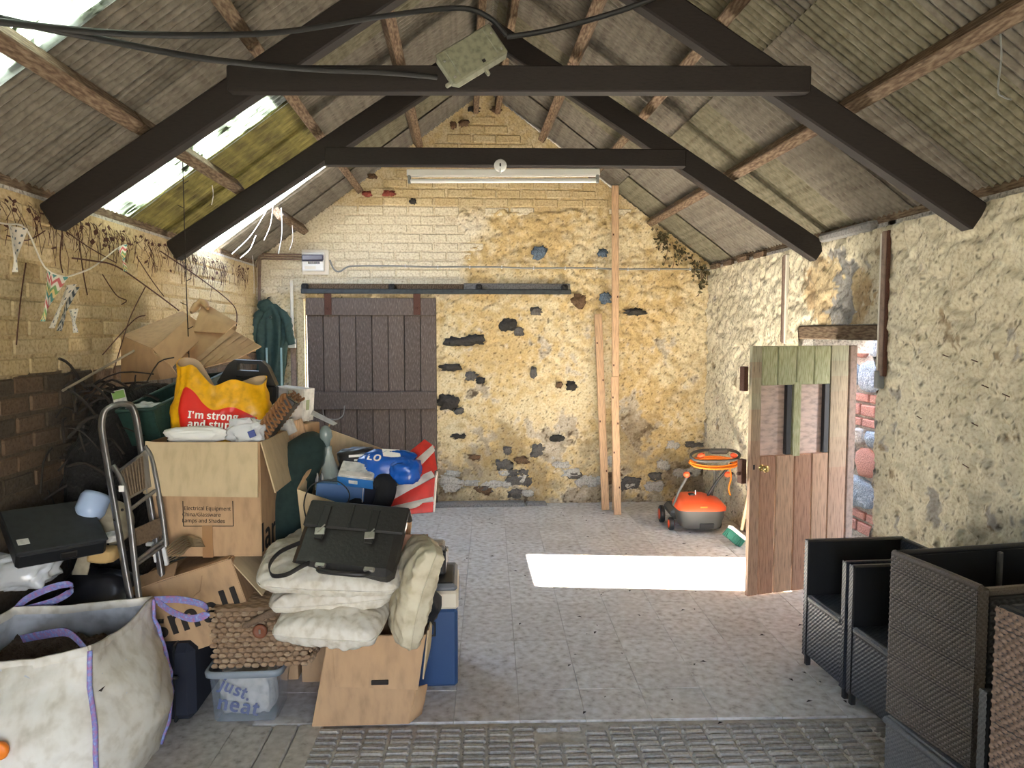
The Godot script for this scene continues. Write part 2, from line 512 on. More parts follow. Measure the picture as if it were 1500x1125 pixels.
func shell() -> void:
	# floor: concrete under everything, quarry tiles, then the ribbed stable pavers
	var floor_node := structure("floor")
	part(floor_node, "concrete_bed", bx(Vector3(5.1, 0.2, 9.4), 0.0, xf(Vector3(0.23, -0.112, -3.0))), M.concrete)
	var bed := relief(Vector3(XL, -0.006, -2.2), Vector3.RIGHT, Vector3.FORWARD, 1.9, 5.08, 0.03, func(a, b): return 0.004 * nf.get_noise_2d(a * 8, b * 8), nothing, func(a, b): return a < 1.0 + 0.12 * nz.get_noise_1d(b * 30))
	part(floor_node, "dirt_floor", bed, M.concrete)
	var turn := Basis(Vector3.UP, deg_to_rad(-2.0))
	var kinds := []
	for k in 3: kinds.append(bx(Vector3(0.2805, 0.03, 0.2805), 0.0016).mesh())
	for i in range(-6, 12):
		for j in range(0, 16):
			var p := Vector3(0.1, 0, -3.3) + turn * Vector3(i * 0.282, 0, -j * 0.282)
			if p.x < -0.95 or p.x > XR + 0.1 or p.z < ZB - 0.1: continue
			part(floor_node, "tile", kinds[rng.randi() % 3], M["tile_" + "abc"[rng.randi() % 3]], Transform3D(turn * Basis.from_euler(Vector3(rng.randf_range(-0.004, 0.004), 0, rng.randf_range(-0.004, 0.004))), p + Vector3(0, -0.015 + rng.randf_range(-0.0015, 0.0005), 0)))
	var pv := []
	for k in 3: pv.append(bx(Vector3(0.0935 - 0.002 * k, 0.032, 0.0365), 0.0085).mesh())
	var rest: Array[Transform3D] = []
	for j in 30:
		for i in 25:
			var p := Vector3(-0.56, 0, -3.125) + turn * Vector3(i * 0.1005 + rng.randf_range(-0.002, 0.002), 0, j * 0.043 + rng.randf_range(-0.001, 0.001))
			if j < 3 and i in [9, 10] and rng.randf() < 0.75 or j == 0 and i == 11: continue
			var t := Transform3D(turn * Basis.from_euler(Vector3(rng.randf_range(-0.03, 0.03), rng.randf_range(-0.02, 0.02), rng.randf_range(-0.02, 0.02))), p + Vector3(0, -0.0145 + rng.randf_range(-0.002, 0.0005), 0))
			if j < 12: part(floor_node, "paver", pv[rng.randi() % 3], M["paver_" + "ab"[rng.randi() % 2]], t)
			else: rest.append(t)
	var mm := MultiMesh.new()
	mm.transform_format = MultiMesh.TRANSFORM_3D
	mm.mesh = pv[0]
	mm.instance_count = rest.size()
	for i in rest.size(): mm.set_instance_transform(i, rest[i])
	var mi := MultiMeshInstance3D.new()
	mi.name = "paver_field"
	mi.multimesh = mm
	mi.material_override = M.paver_a
	mi.set_meta("kind", "stuff")
	floor_node.add_child(mi)
	# long concrete kerb slabs between the pavers and the pile
	for k in 3:
		part(floor_node, "slab", bx(Vector3(0.1 if k else 0.16, 0.04, 1.1), 0.006), M.concrete, Transform3D(turn, Vector3([-0.9, -0.765, -0.66][k], -0.019, -2.63)))
	var kerb := MB.new()
	kerb.box(xf(Vector3(0.15, 0.012, ZB + 0.08)), Vector3(0.86, 0.05, 0.13), 0.012)
	part(floor_node, "kerb", kerb, M.slate)
	part(floor_node, "kerb", bx(Vector3(0.2, 0.04, 0.1), 0.012, xf(Vector3(0.69, 0.008, ZB + 0.07))), M.slate)

	# far gable: lime-washed rubble, brickwork above the sliding rail and in the peak
	var wb := structure("wall_back")
	var out := ZB - 0.006
	var core := MB.new()
	core.prism([Vector2(XL - 0.4, 0), Vector2(-1.45, 0), Vector2(-1.45, 1.93), Vector2(-0.27, 1.93), Vector2(-0.27, 0), Vector2(XR + 0.4, 0), Vector2(XR + 0.4, roof_y(XR + 0.4, 0.05)), Vector2(RX, roof_y(RX, 0.05)), Vector2(XL - 0.4, roof_y(XL - 0.4, 0.05))], 0.42, xf(Vector3(0, 0, out - 0.21)))
	part(wb, "masonry", core, M.mortar)
	var is_brick := func(x: float, y: float) -> bool:
		return y > 2.06 and (x < 0.05 + 0.3 * nz.get_noise_1d(y * 20) or y > 2.78 + 0.1 * nz.get_noise_1d(x * 30))
	var rubble := func(a: float, b: float, x: float) -> float:
		var j := smoothstep(0.02, 0.34, cell.get_noise_2d(a * 10.0, b * 15.0) + 1.0)
		return 0.014 + 0.02 * j + 0.016 * nz.get_noise_2d(a * 60 + x, b * 60) + 0.016 * nf.get_noise_2d(a * 9 + x, b * 9)
	var hb := func(a: float, b: float) -> float:
		if is_brick.call(XL + a, b): return 0.002 + 0.002 * nf.get_noise_2d(a * 10, b * 10)
		var fl: float = nf.get_noise_2d(a * 3.5 + 40, b * 3.5) + 0.5 * nz.get_noise_2d(a * 25, b * 25)
		return maxf(rubble.call(a, b, 0.0) - 0.016, -0.003) - (0.003 if fl > 0.22 + 0.34 * (b - 0.55) else 0.0)
	var cb := func(a: float, b: float, h: float) -> Color:
		var x := XL + a
		var big := nz.get_noise_2d(a * 9, b * 9)
		var mid := nf.get_noise_2d(a * 2.2, b * 2.2 + 9)
		var fine := nf.get_noise_2d(a * 17 + 5, b * 17)
		var c := lin(210, 187, 138).lerp(lin(228, 216, 183), clampf(0.5 + 1.4 * mid + 1.2 * fine, 0, 1))
		c = c.lerp(lin(236, 230, 212), smoothstep(-0.15, 0.15, 0.1 - x + 0.5 * mid) * smoothstep(1.85, 2.05, b + 0.2 * mid) * (1.0 - smoothstep(2.7, 2.9, b + 0.2 * mid)))
		if x < -0.2 and b < 2.0: c = c.lerp(lin(232, 220, 184), 0.5)
		if is_brick.call(x, b): return c.lerp(lin(196, 180, 146), 0.3)
		# where the wash has come away the grey render and stone show, crumbling at the edge
		var fl: float = nf.get_noise_2d(a * 3.5 + 40, b * 3.5) + 0.5 * nz.get_noise_2d(a * 25, b * 25) + 0.45 * fine
		var lost := 0.22 + 0.34 * (b - 0.55)
		var g := nf.get_noise_2d(a * 7, b * 7 + 30)
		var under := lin(168, 156, 136).lerp(lin(206, 198, 182), clampf(0.5 + 1.4 * g + 0.8 * fine, 0, 1))
		if g + 0.5 * fine < -0.3: under = lin(104, 92, 76)
		c = c.lerp(lin(232, 224, 204), 0.5 * smoothstep(lost - 0.12, lost - 0.04, fl))
		c = c.lerp(under, smoothstep(lost - 0.03, lost + 0.05, fl))
		# damp brown staining along the foot of the wall, broken into patches
		var damp := nf.get_noise_2d(a * 4 + 7, b * 4 + 3) + 0.6 * fine
		c = c.lerp(lin(140, 124, 96), 0.55 * smoothstep(-0.3, 0.1, damp) * smoothstep(0.75, 0.45, b - 0.9 * big + 0.3 * fine))
		# pits and missing crumbs
		c = c.lerp(lin(84, 68, 50), 0.75 * smoothstep(0.36, 0.46, nf.get_noise_2d(a * 46 + 3, b * 50)))
		return c
	part(wb, "wash", relief(Vector3(XL - 0.01, 0, ZB), Vector3.RIGHT, Vector3.UP, XR - XL + 0.02, 3.86, 0.0125, hb, cb, func(a, b): return b < roof_y(XL + a, 0.055) and not (XL + a > -1.445 and XL + a < -0.275 and b < 1.925)), M.limewash)
	bricks(wb, Vector3(XL, 0, ZB + 0.004), Vector3.RIGHT, XR - XL, 2.06, 21, ["brick_cream"], func(a, y): return y < roof_y(XL + a, -0.02) - 0.03 and y <= 2.8 and is_brick.call(XL + a, y))
	bricks(wb, Vector3(XL, 0, ZB + 0.004), Vector3.RIGHT, XR - XL, 2.807, 13, ["brick_ochre", "brick_pale", "brick_ochre"], func(a, y): return y < roof_y(XL + a, -0.02) - 0.05 and absf(XL + a - RX) < (3.8 - y) / SL - 0.1 and is_brick.call(XL + a, y))
	var n := Vector3.BACK
	var spots := []
	spots = [
		[Vector3(-0.038, 1.555, -7.260), 0.29, 0.085, "stone_dark"], [Vector3(0.123, 1.574, -7.260), 0.17, 0.09, "stone_dark"], [Vector3(0.432, 1.715, -7.260), 0.16, 0.12, "stone_dark"], [Vector3(0.528, 1.645, -7.260), 0.09, 0.08, "stone_grey"],
		[Vector3(0.690, 1.837, -7.260), 0.1, 0.065, "stone_grey"], [Vector3(0.721, 2.386, -7.260), 0.14, 0.11, "stone_blue"], [Vector3(1.323, 2.390, -7.260), 0.09, 0.07, "stone_blue"], [Vector3(1.352, 1.961, -7.260), 0.11, 0.1, "stone_blue"],
		[Vector3(1.098, 1.935, -7.260), 0.13, 0.12, "stone_brown"], [Vector3(1.635, 1.832, -7.260), 0.2, 0.065, "stone_dark"], [Vector3(0.076, 1.227, -7.260), 0.12, 0.08, "stone_grey"], [Vector3(0.166, 1.188, -7.260), 0.08, 0.06, "stone_dark"],
		[Vector3(-0.116, 1.311, -7.260), 0.2, 0.06, "stone_dark"], [Vector3(-0.137, 0.976, -7.260), 0.19, 0.14, "stone_dark"], [Vector3(-0.041, 0.897, -7.260), 0.1, 0.06, "stone_grey"], [Vector3(1.031, 1.132, -7.260), 0.09, 0.085, "stone_dark"],
		[Vector3(0.913, 1.139, -7.260), 0.06, 0.06, "stone_brown"], [Vector3(0.671, 1.263, -7.260), 0.06, 0.1, "stone_grey"], [Vector3(-0.042, 0.657, -7.260), 0.14, 0.05, "stone_dark"], [Vector3(0.889, 0.629, -7.260), 0.14, 0.06, "stone_dark"],
		[Vector3(0.022, 3.561, -7.260), 0.09, 0.06, "stone_brown"], [Vector3(0.111, 3.692, -7.260), 0.1, 0.05, "stone_dark"], [Vector3(0.318, 3.696, -7.260), 0.1, 0.05, "stone_brown"], [Vector3(-0.079, 3.547, -7.260), 0.06, 0.06, "stone_brown"],
		[Vector3(0.756, 3.437, -7.260), 0.05, 0.04, "stone_dark"], [Vector3(-0.672, 2.920, -7.260), 0.11, 0.05, "brick_red"], [Vector3(-0.872, 2.912, -7.260), 0.09, 0.045, "brick_red"], [Vector3(-0.826, 3.073, -7.260), 0.08, 0.04, "stone_brown"], [Vector3(-0.454, 2.848, -7.260), 0.06, 0.05, "stone_dark"]]
	for k in 46:
		var x := rng.randf_range(-0.2, 2.25)
		var y := 0.05 + 0.5 * rng.randf() * rng.randf() + 0.25 * rng.randf()
		spots.append([Vector3(x, y, ZB + 0.012), rng.randf_range(0.08, 0.2), rng.randf_range(0.05, 0.1), ["stone_grey", "stone_grey", "mortar", "mortar", "stone_brown"][rng.randi() % 5]])
	stones(wb, spots, n, 0.72)

	# wall behind the pile: painted brick, bare below
	var wl := structure("wall_left")
	part(wl, "masonry", bx(Vector3(0.4, 2.26, ZF - ZB + 0.8), 0.0, xf(Vector3(XL - 0.206, 1.13, (ZF + ZB) / 2))), M.mortar)
	var cl := func(a: float, b: float, h: float) -> Color:
		var mid := nf.get_noise_2d(a * 2.5, b * 2.5 + 70)
		if b < 1.46 + 0.08 * nz.get_noise_1d(a * 40): return lin(104, 92, 78)
		var c := lin(206, 186, 144).lerp(lin(220, 205, 170), clampf(0.5 + 1.2 * mid, 0, 1))
		c = c.lerp(lin(128, 102, 70), 0.7 * smoothstep(0.34, 0.44, nf.get_noise_2d(a * 40, b * 26 + 20)))
		return c
	part(wl, "wash", relief(Vector3(XL, 0, -2.0), Vector3.FORWARD, Vector3.UP, ZB * -1.0 - 2.0, 2.24, 0.02, func(a, b): return 0.004 + 0.003 * nf.get_noise_2d(a * 8, b * 8) + 0.004 * nz.get_noise_2d(a * 40, b * 40), cl), M.limewash)
	bricks(wl, Vector3(XL + 0.006, 0, -3.02), Vector3.FORWARD, -ZB - 3.02, 0.96, 15, ["brick_ochre", "brick_pale", "brick_pale", "brick_ochre"], func(a, y): return true)

	# wall with the plank door: lumpy plaster over rubble, a doorway through it
	var wr := structure("wall_right")
	var th := 0.42
	part(wr, "masonry", bx(Vector3(th, 2.26, 2.2), 0.0, xf(Vector3(XR + th / 2 + 0.006, 1.13, -6.55))), M.mortar)
	part(wr, "masonry", bx(Vector3(th, 2.26, 5.9), 0.0, xf(Vector3(XR + th / 2 + 0.006, 1.13, -4.2 + 2.95))), M.mortar)
	part(wr, "masonry", bx(Vector3(th, 0.6, 1.2), 0.0, xf(Vector3(XR + th / 2 + 0.006, 1.96, -4.72))), M.mortar)
	part(wr, "masonry", bx(Vector3(th, 0.76, 0.4), 0.0, xf(Vector3(XR + th / 2 + 0.006, 1.88, -5.28))), M.mortar)
	var cr := func(a: float, b: float, h: float) -> Color:
		var z := ZB + a
		var mid := nf.get_noise_2d(a * 2.4 + 90, b * 2.4)
		var fine := nf.get_noise_2d(a * 17 + 25, b * 15)
		var c := lin(212, 206, 183).lerp(lin(231, 226, 205), clampf(0.5 + 1.0 * mid + 0.5 * fine, 0, 1))
		# over the lintel the plaster is off and stone, mud and grey cement show
		var d := Vector2((z + 4.75) / 0.42, (b - 1.88) / 0.3).length() + 0.5 * mid + 0.4 * fine
		var g := nf.get_noise_2d(a * 4 + 5, b * 4) + 0.4 * fine
		var bare := lin(184, 162, 128).lerp(lin(216, 200, 164), clampf(0.5 + 1.5 * g, 0, 1))
		if z > -4.78 + 0.3 * g and z < -4.5 + 0.2 * mid: bare = lin(150, 150, 150)
		c = c.lerp(bare, smoothstep(0.98, 0.9, d))
		# bare grey chips, and dirt in the pits
		var chip := nf.get_noise_2d(a * 7.5, b * 4.6 + 44) + 0.25 * fine
		var need := 0.47 if b > 0.9 else 0.36
		c = c.lerp(lin(176, 172, 166) if mid > 0.0 else lin(160, 146, 122), smoothstep(need, need + 0.06, chip))
		c = c.lerp(lin(80, 70, 56), 0.8 * smoothstep(0.36, 0.46, nf.get_noise_2d(a * 52 + 8, b * 30)))
		return c
	part(wr, "wash", relief(Vector3(XR, 0, ZB), Vector3.BACK, Vector3.UP, -ZB - 2.4, 2.23, 0.0125, func(a, b):
		var z: float = ZB + a
		var crack := 0.0
		if Vector2((z + 4.75) / 0.42, (b - 1.85) / 0.34).length() + 0.5 * nf.get_noise_2d(a * 2.4 + 90, b * 2.4) < 0.95: crack = -0.008
		return -0.012 - 1.0 * (-0.02) - 0.0 + (rubble.call(a, b, 50.0) - 0.01) * 0.85 + crack + 0.006 * nf.get_noise_2d(a * 20, b * 9 + 60), cr, func(a, b): return not (ZB + a > -5.45 and ZB + a < -4.2 and b < (1.69 if ZB + a > -5.23 and ZB + a < -4.22 else 1.5))), M.limewash)
	part(wr, "wash", bx(Vector3(0.02, 2.24, 3.7), 0.0, xf(Vector3(XR - 0.004, 1.12, -0.54))), M.brick_cream)
	# ragged quoins on the near jamb, coming through the plaster
	var quoins := []
	for k in 9:
		quoins.append([Vector3(XR + 0.04 + 0.02 * (k % 2), 0.16 + k * 0.16, -4.235 - 0.012 * (k % 3)), 0.16, 0.15 + 0.02 * (k % 2), ["mortar", "stone_grey", "mortar", "stone_brown"][k % 4]])
	stones(wr, quoins, Vector3(-0.6, 0, -0.8), 0.2)
	var lint := structure("trim_1")
	part(lint, "lintel", bx(Vector3(0.2, 0.09, 1.03), 0.008, xf(Vector3(XR + 0.07, 1.642, -4.73))), M.purlin_grey)
	part(lint, "lintel", bx(Vector3(0.2, 0.07, 1.06), 0.008, xf(Vector3(XR + 0.3, 1.63, -4.73))), M.purlin_grey)
	# near gable with the wide entrance behind the viewer
	var wf := structure("wall_front")
	var fm := MB.new()
	fm.prism([Vector2(XL - 0.4, 0), Vector2(-0.75, 0), Vector2(-0.75, 2.05), Vector2(1.1, 2.05), Vector2(1.1, 0), Vector2(XR + 0.4, 0), Vector2(XR + 0.4, roof_y(XR + 0.4, 0.05)), Vector2(RX, roof_y(RX, 0.05)), Vector2(XL - 0.4, roof_y(XL - 0.4, 0.05))], 0.4, xf(Vector3(0, 0, ZF + 0.2)))
	part(wf, "masonry", fm, M.brick_cream)
	# yard and the stone wall across the passage
	var yard := structure("ground")
	part(yard, "yard_gravel", bx(Vector3(60, 0.1, 60), 0.0, xf(Vector3(0, -0.27, -3))), M.gravel)
	var wo := structure("wall_outside")
	part(wo, "masonry", bx(Vector3(0.4, 2.6, 5.0), 0.0, xf(Vector3(3.46, 1.1, -6.6))), M.mortar)
	var y := 0.0
	var row := 0
	while y < 2.2:
		var h: float = [0.1, 0.075, 0.26, 0.24, 0.14, 0.075][row % 6]
		var z := -8.4 + 0.13 * (row % 3)
		while z < -4.6:
			var w: float = h * rng.randf_range(1.0, 1.7) if h > 0.1 else 0.22
			var kind: String = "brick_red_overlit" if h < 0.11 else ["stone_blue_overlit", "stone_blue_overlit", "mortar", "brick_red_overlit"][rng.randi() % 4]
			var m := MB.new()
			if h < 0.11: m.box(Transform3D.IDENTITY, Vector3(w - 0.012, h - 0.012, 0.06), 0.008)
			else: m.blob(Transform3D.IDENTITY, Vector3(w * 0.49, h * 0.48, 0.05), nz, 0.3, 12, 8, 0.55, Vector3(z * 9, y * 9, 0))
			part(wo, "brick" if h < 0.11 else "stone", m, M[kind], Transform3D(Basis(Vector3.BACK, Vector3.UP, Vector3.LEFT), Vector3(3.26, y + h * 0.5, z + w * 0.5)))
			z += w + 0.015
		y += h + 0.012
		row += 1

func sheet(z0: float, z1: float, x0: float, x1: float, flip: bool, off: float) -> MB:
	# one corrugated sheet lying on the roof slope, z0 to z1 along the building and x0 to x1 up the slope
	var m := MB.new()
	var nu := int((z1 - z0) / 0.0066)
	var ph := rng.randf() * 0.4
	var tilt := rng.randf_range(-0.006, 0.006)
	for side in 2:
		m.grid(nu, 5, func(a, b):
			var z: float = lerpf(z0, z1, a if side == 0 else 1.0 - a)
			var x: float = lerpf(x0, x1, b)
			var o: float = off + 0.0115 * cos(TAU * (z - z0) / 0.052 + ph) + (0.0 if side else 0.006) + tilt * (b - 0.5) + 0.003 * nz.get_noise_2d(z * 30, x * 30)
			var p := Vector3(x - o * 0.596, EY + SL * (x - XL) + o * 0.803, z)
			if flip: p.x = 2.0 * RX - p.x
			return p)
	return m

func roof() -> void:
	var top := structure("ceiling")
	var rows := [[-7.45, -6.8], [-6.84, -6.26], [-5.57, -4.62], [-4.66, -4.06], [-4.1, -3.44], [-3.48, -2.86], [-2.9, -2.25], [-2.29, -1.6], [-1.64, -0.95], [-0.99, -0.3], [-0.34, 0.35], [0.31, 1.0], [0.96, 1.75]]
	for i in rows.size():
		var r: Array = rows[i]
		var clear: bool = i in [3, 6]
		part(top, "clear_sheet" if clear else "mossy_sheet" if i == 2 else "roof_sheet", sheet(r[0], r[1], XL - 0.3, -0.94, false, 0.076 + 0.006 * (i % 2)), M.sheet_clear if clear else M.sheet_mossy if i == 2 else M.sheet)
	# the upper run goes on over the hole, whose lower sheet has slid off
	rows.insert(2, [-6.3, -5.53])
	for i in rows.size():
		var r: Array = rows[i]
		part(top, "roof_sheet", sheet(r[0], r[1], -1.02, RX + 0.03, false, 0.094 + 0.006 * (i % 2)), [M.sheet, M.sheet_lichen][int(i % 3 == 1)])
		part(top, "roof_sheet", sheet(r[0] + (0.1 if i else 0.0), r[1] + 0.1, XL - 0.3, -0.94, true, 0.076 + 0.006 * (i % 2)), [M.sheet, M.sheet_lichen][int(i % 3 == 0)])
		part(top, "roof_sheet", sheet(r[0] + (0.1 if i else 0.0), r[1] + 0.1, -1.02, RX + 0.03, true, 0.094 + 0.006 * (i % 2)), [M.sheet, M.sheet_lichen][int(i % 3 == 2)])
	var cap := MB.new()
	for s in [-1, 1]: cap.bar(Vector3(RX + s * 0.1, roof_y(RX, 0.1) - 0.05, -7.5), Vector3(RX + s * 0.1, roof_y(RX, 0.1) - 0.05, 1.8), 0.28, 0.012, 0.0, Vector3(s * 0.6, 0.8, 0))
	part(top, "ridge_cap", cap, M.sheet)
	# purlins between sheets and trusses
	for s in [[-1.445, false], [-0.94, false], [-0.39, false], [-1.31, true], [-0.75, true], [-0.28, true]]:
		for seg in [[ZB + 0.02, -5.2], [-5.18, -3.6], [-3.58, 1.3]]:
			var z0: float = seg[0]
			var z1: float = seg[1]
			if s[0] == -1.445 and z1 == -5.2: z1 = -6.27
			var k := Transform3D(Basis(Vector3.BACK, atan(SL)), Vector3(s[0] - 0.02 * 0.6, EY + SL * (s[0] - XL) + 0.024, (z0 + z1) / 2))
			if s[1]: k = Transform3D(Basis(Vector3.BACK, -atan(SL)), Vector3(2.0 * RX - k.origin.x, k.origin.y, k.origin.z))
			k.basis = k.basis * Basis(Vector3.RIGHT, rng.randf_range(-0.003, 0.003))
			part(top, "purlin", bx(Vector3(0.062, 0.085, z1 - z0), 0.006), M[["purlin", "purlin", "purlin_grey"][rng.randi() % 3]], k)
	for s in [-1, 1]: part(top, "ridge_board", bx(Vector3(0.05, 0.13, 8.55), 0.005, xf(Vector3(RX + s * 0.1, 3.72, -3.0))), M.purlin)
	# wall plates close the eaves, save where the sheet is gone
	for seg in [[ZB, -6.28], [-5.56, ZF]]: part(top, "wall_plate", bx(Vector3(0.14, 0.13, seg[1] - seg[0]), 0.008, xf(Vector3(XL - 0.08, 2.245, (seg[0] + seg[1]) / 2))), M.purlin_grey)
	part(top, "wall_plate", bx(Vector3(0.14, 0.13, ZF - ZB), 0.008, xf(Vector3(XR + 0.08, 2.245, (ZF + ZB) / 2))), M.purlin_grey)
	part(top, "eaves_slate", bx(Vector3(0.1, 0.06, 0.62), 0.015, xf(Vector3(XR + 0.0, 2.255, -4.62), Vector3(0, 0, 8))), M.slate)
	for k in 4: part(top, "eaves_brick", bx(Vector3(0.1, 0.05, 0.2), 0.01, xf(Vector3(XR + 0.02, 2.255, -7.1 + k * 0.36))), M.brick_bare if k % 2 else M.purlin)
	truss(-3.68, -3.40, -1.02, 1.52, "dark stained timber roof truss carrying the hanging junction box and loose black cables")
	truss(-5.16, -4.95, -0.86, 1.42, "dark stained timber roof truss with a strip light fixed under its collar")

func truss(zl: float, zr: float, c0: float, c1: float, label: String) -> void:
	var t := thing("roof_truss", label, "truss", Vector3(RX, 0, (zl + zr) / 2))
	var at := func(x: float, off: float) -> Vector3:
		var s := -0.596 if x <= RX else 0.596
		return Vector3(x + s * off - RX, EY + SL * (minf(x, 2.0 * RX - x) - XL) + 0.803 * off, lerpf(zl, zr, (x - XL) / (XR - XL)) - (zl + zr) / 2)
	for e in [XL + 0.03, XR - 0.03]:
		var m := MB.new()
		var p: Vector3 = at.call(e, 0.0)
		var q: Vector3 = at.call(RX, 0.0)
		m.bar(Vector3(p.x, 2.16, p.z), Vector3(q.x + (0.03 if e < 0 else -0.03), 3.55, q.z), 0.085, 0.135, 0.008)
		part(t, "rafter", m, M.beam)
	var c := MB.new()
	var a: Vector3 = at.call(c0, 0)
	var b: Vector3 = at.call(c1, 0)
	a.y = 2.75; b.y = 2.745
	var shift := Vector3(0, 0, 0.085)
	c.bar(a + shift, b + shift, 0.07, 0.112, 0.006)
	part(t, "collar_beam", c, M.beam)

# ---------------------------------------------------------------- doors
func doors() -> void:
	# plank door standing open into the room, two boarded lights in its upper half
	var d := structure("door_1")
	d.position = Vector3(1.737, 0, -4.553)
	d.rotation.y = atan2(0.183, 0.738)
	# local x runs from the lock edge to the hinges, z faces the viewer
	var edges := [0.0, 0.075, 0.19, 0.325, 0.455, 0.58, 0.715]
	var stile := func(x0: float, x1: float) -> MB:
		var m := MB.new()
		m.tinted = true
		var w: float = x1 - x0
		for k in 16:
			var y := 0.02 + k * 0.0963
			var g := clampf((y - 0.85 + 0.5 * nf.get_noise_2d(x0 * 30, y * 4)) * 1.3, 0.0, 1.0)
			m.col = lin(182, 148, 122).lerp(lin(186, 188, 156), g)
			m.box(xf(Vector3((x0 + x1) / 2, y + 0.048, 0)), Vector3(w - 0.004, 0.0963, 0.028), 0.0)
		return m
	for k in 6:
		var x0: float = edges[k] + 0.002
		var x1: float = edges[k + 1] - 0.002
		if k == 0 or k == 5: part(d, "board", stile.call(x0, x1), M.door_stile)
		else:
			part(d, "board", bx(Vector3(x1 - x0 - 0.003, 0.865, 0.026), 0.004, xf(Vector3((x0 + x1) / 2, 0.4525, 0))), M["door_wood" if k % 2 else "door_wood_pale"])
			part(d, "board", bx(Vector3(x1 - x0 - 0.003, 0.24, 0.026), 0.004, xf(Vector3((x0 + x1) / 2, 1.44, 0))), M.door_algae)
	part(d, "muntin", bx(Vector3(0.055, 0.46, 0.03), 0.003, xf(Vector3(0.335, 1.105, 0))), M.door_algae)
	for x in [0.18, 0.46]:
		part(d, "light_panel", bx(Vector3(0.25, 0.46, 0.008), 0.0, xf(Vector3(x, 1.105, -0.03))), M.plywood)
		part(d, "dark_strip", bx(Vector3(0.036, 0.436, 0.03), 0.002, xf(Vector3(x + 0.102, 1.105, -0.008))), M.furniture_dark)  # near-black strip along the hinge side of each panel
	for y in [0.22, 0.78, 1.42]: part(d, "ledge", bx(Vector3(0.68, 0.1, 0.025), 0.004, xf(Vector3(0.36, y, -0.028))), M.door_wood)
	part(d, "hanging_post", bx(Vector3(0.055, 1.56, 0.07), 0.004, xf(Vector3(0.752, 0.78, -0.02))), M.conduit)
	var knob := MB.new()
	knob.lathe([Vector2(0.0, 0.0), Vector2(0.021, 0.0), Vector2(0.021, 0.004), Vector2(0.009, 0.006), Vector2(0.009, 0.03), Vector2(0.02, 0.038), Vector2(0.023, 0.048), Vector2(0.018, 0.058), Vector2(0.0, 0.061)], 18, xf(Vector3(0.085, 0.815, 0.013), Vector3(90, 0, 0)))
	part(d, "knob", knob, M.brass)
	part(d, "keyhole_plate", bx(Vector3(0.012, 0.03, 0.003), 0.001, xf(Vector3(0.03, 0.822, 0.0155))), M.iron)
	part(d, "rim_lock", bx(Vector3(0.03, 0.15, 0.05), 0.003, xf(Vector3(-0.012, 1.36, -0.045))), M.rust)
	part(d, "rim_lock", bx(Vector3(0.035, 0.15, 0.05), 0.003, xf(Vector3(-0.014, 0.79, -0.045))), M.rust)
	part(d, "bolt", bx(Vector3(0.03, 0.02, 0.02), 0.004, xf(Vector3(-0.035, 0.775, -0.04))), M.rust)

	# sliding barn door hung in front of the far wall
	var s := structure("door_2")
	s.position = Vector3(-1.43, 0, ZB + 0.075)
	var w := 1.185
	for k in 8:
		var x := w / 8 * (k + 0.5)
		part(s, "plank", bx(Vector3(w / 8 - 0.006, 1.93, 0.026), 0.003, xf(Vector3(x, 0.98, 0))), M["barn_door" if k % 3 else "barn_door_dark"])
	part(s, "added_light_block", bx(Vector3(w, 1.93, 0.012), 0.002, xf(Vector3(w / 2, 0.98, -0.02))), M.ink)  # dark sheet added behind the planks to stop light through their gaps
	part(s, "ledge", bx(Vector3(w, 0.16, 0.024), 0.005, xf(Vector3(w / 2, 1.875, 0.026))), M.barn_door)
	part(s, "ledge", bx(Vector3(w, 0.165, 0.024), 0.005, xf(Vector3(w / 2, 1.008, 0.026))), M.barn_door_dark)
	part(s, "ledge", bx(Vector3(w, 0.16, 0.024), 0.005, xf(Vector3(w / 2, 0.18, 0.026))), M.barn_door)
	for x in [0.2, 1.01]:
		var h := part(s, "hanger_strap", bx(Vector3(0.065, 0.2, 0.008), 0.002, xf(Vector3(x, 1.9, 0.042))), M.rust)
		part(h, "bolt_head", bx(Vector3(0.02, 0.02, 0.01), 0.004, xf(Vector3(x, 1.86, 0.05))), M.rust)
	var hook := MB.new()
	hook.tube(curve([Vector3(0.14, 0.93, 0.045), Vector3(0.16, 0.86, 0.06), Vector3(0.26, 0.84, 0.09), Vector3(0.33, 0.88, 0.1), Vector3(0.345, 0.97, 0.09)]), 0.006, 6)
	part(s, "hook", hook, M.aluminium)
	var r := thing("door_rail", "long dark steel sliding door track bolted to the far wall", "rail", Vector3(-1.47, 2.02, ZB + 0.09))
	part(r, "track", bx(Vector3(2.48, 0.045, 0.05), 0.006, xf(Vector3(1.24, -0.005, 0.015))), M.rail)
	part(r, "backing_board", bx(Vector3(1.48, 0.075, 0.03), 0.005, xf(Vector3(0.74, 0.03, -0.045))), M.purlin_grey)
	part(r, "backing_board", bx(Vector3(1.0, 0.06, 0.025), 0.005, xf(Vector3(1.98, 0.045, -0.045))), M.slate)
	for x in [0.03, 0.82, 1.62, 2.42]:
		var b := part(r, "bracket", bx(Vector3(0.06, 0.06, 0.06), 0.012, xf(Vector3(x, 0.035, 0.0))), M.iron)
		part(b, "bolt_head", bx(Vector3(0.022, 0.022, 0.02), 0.006, xf(Vector3(x, 0.04, 0.035))), M.iron)

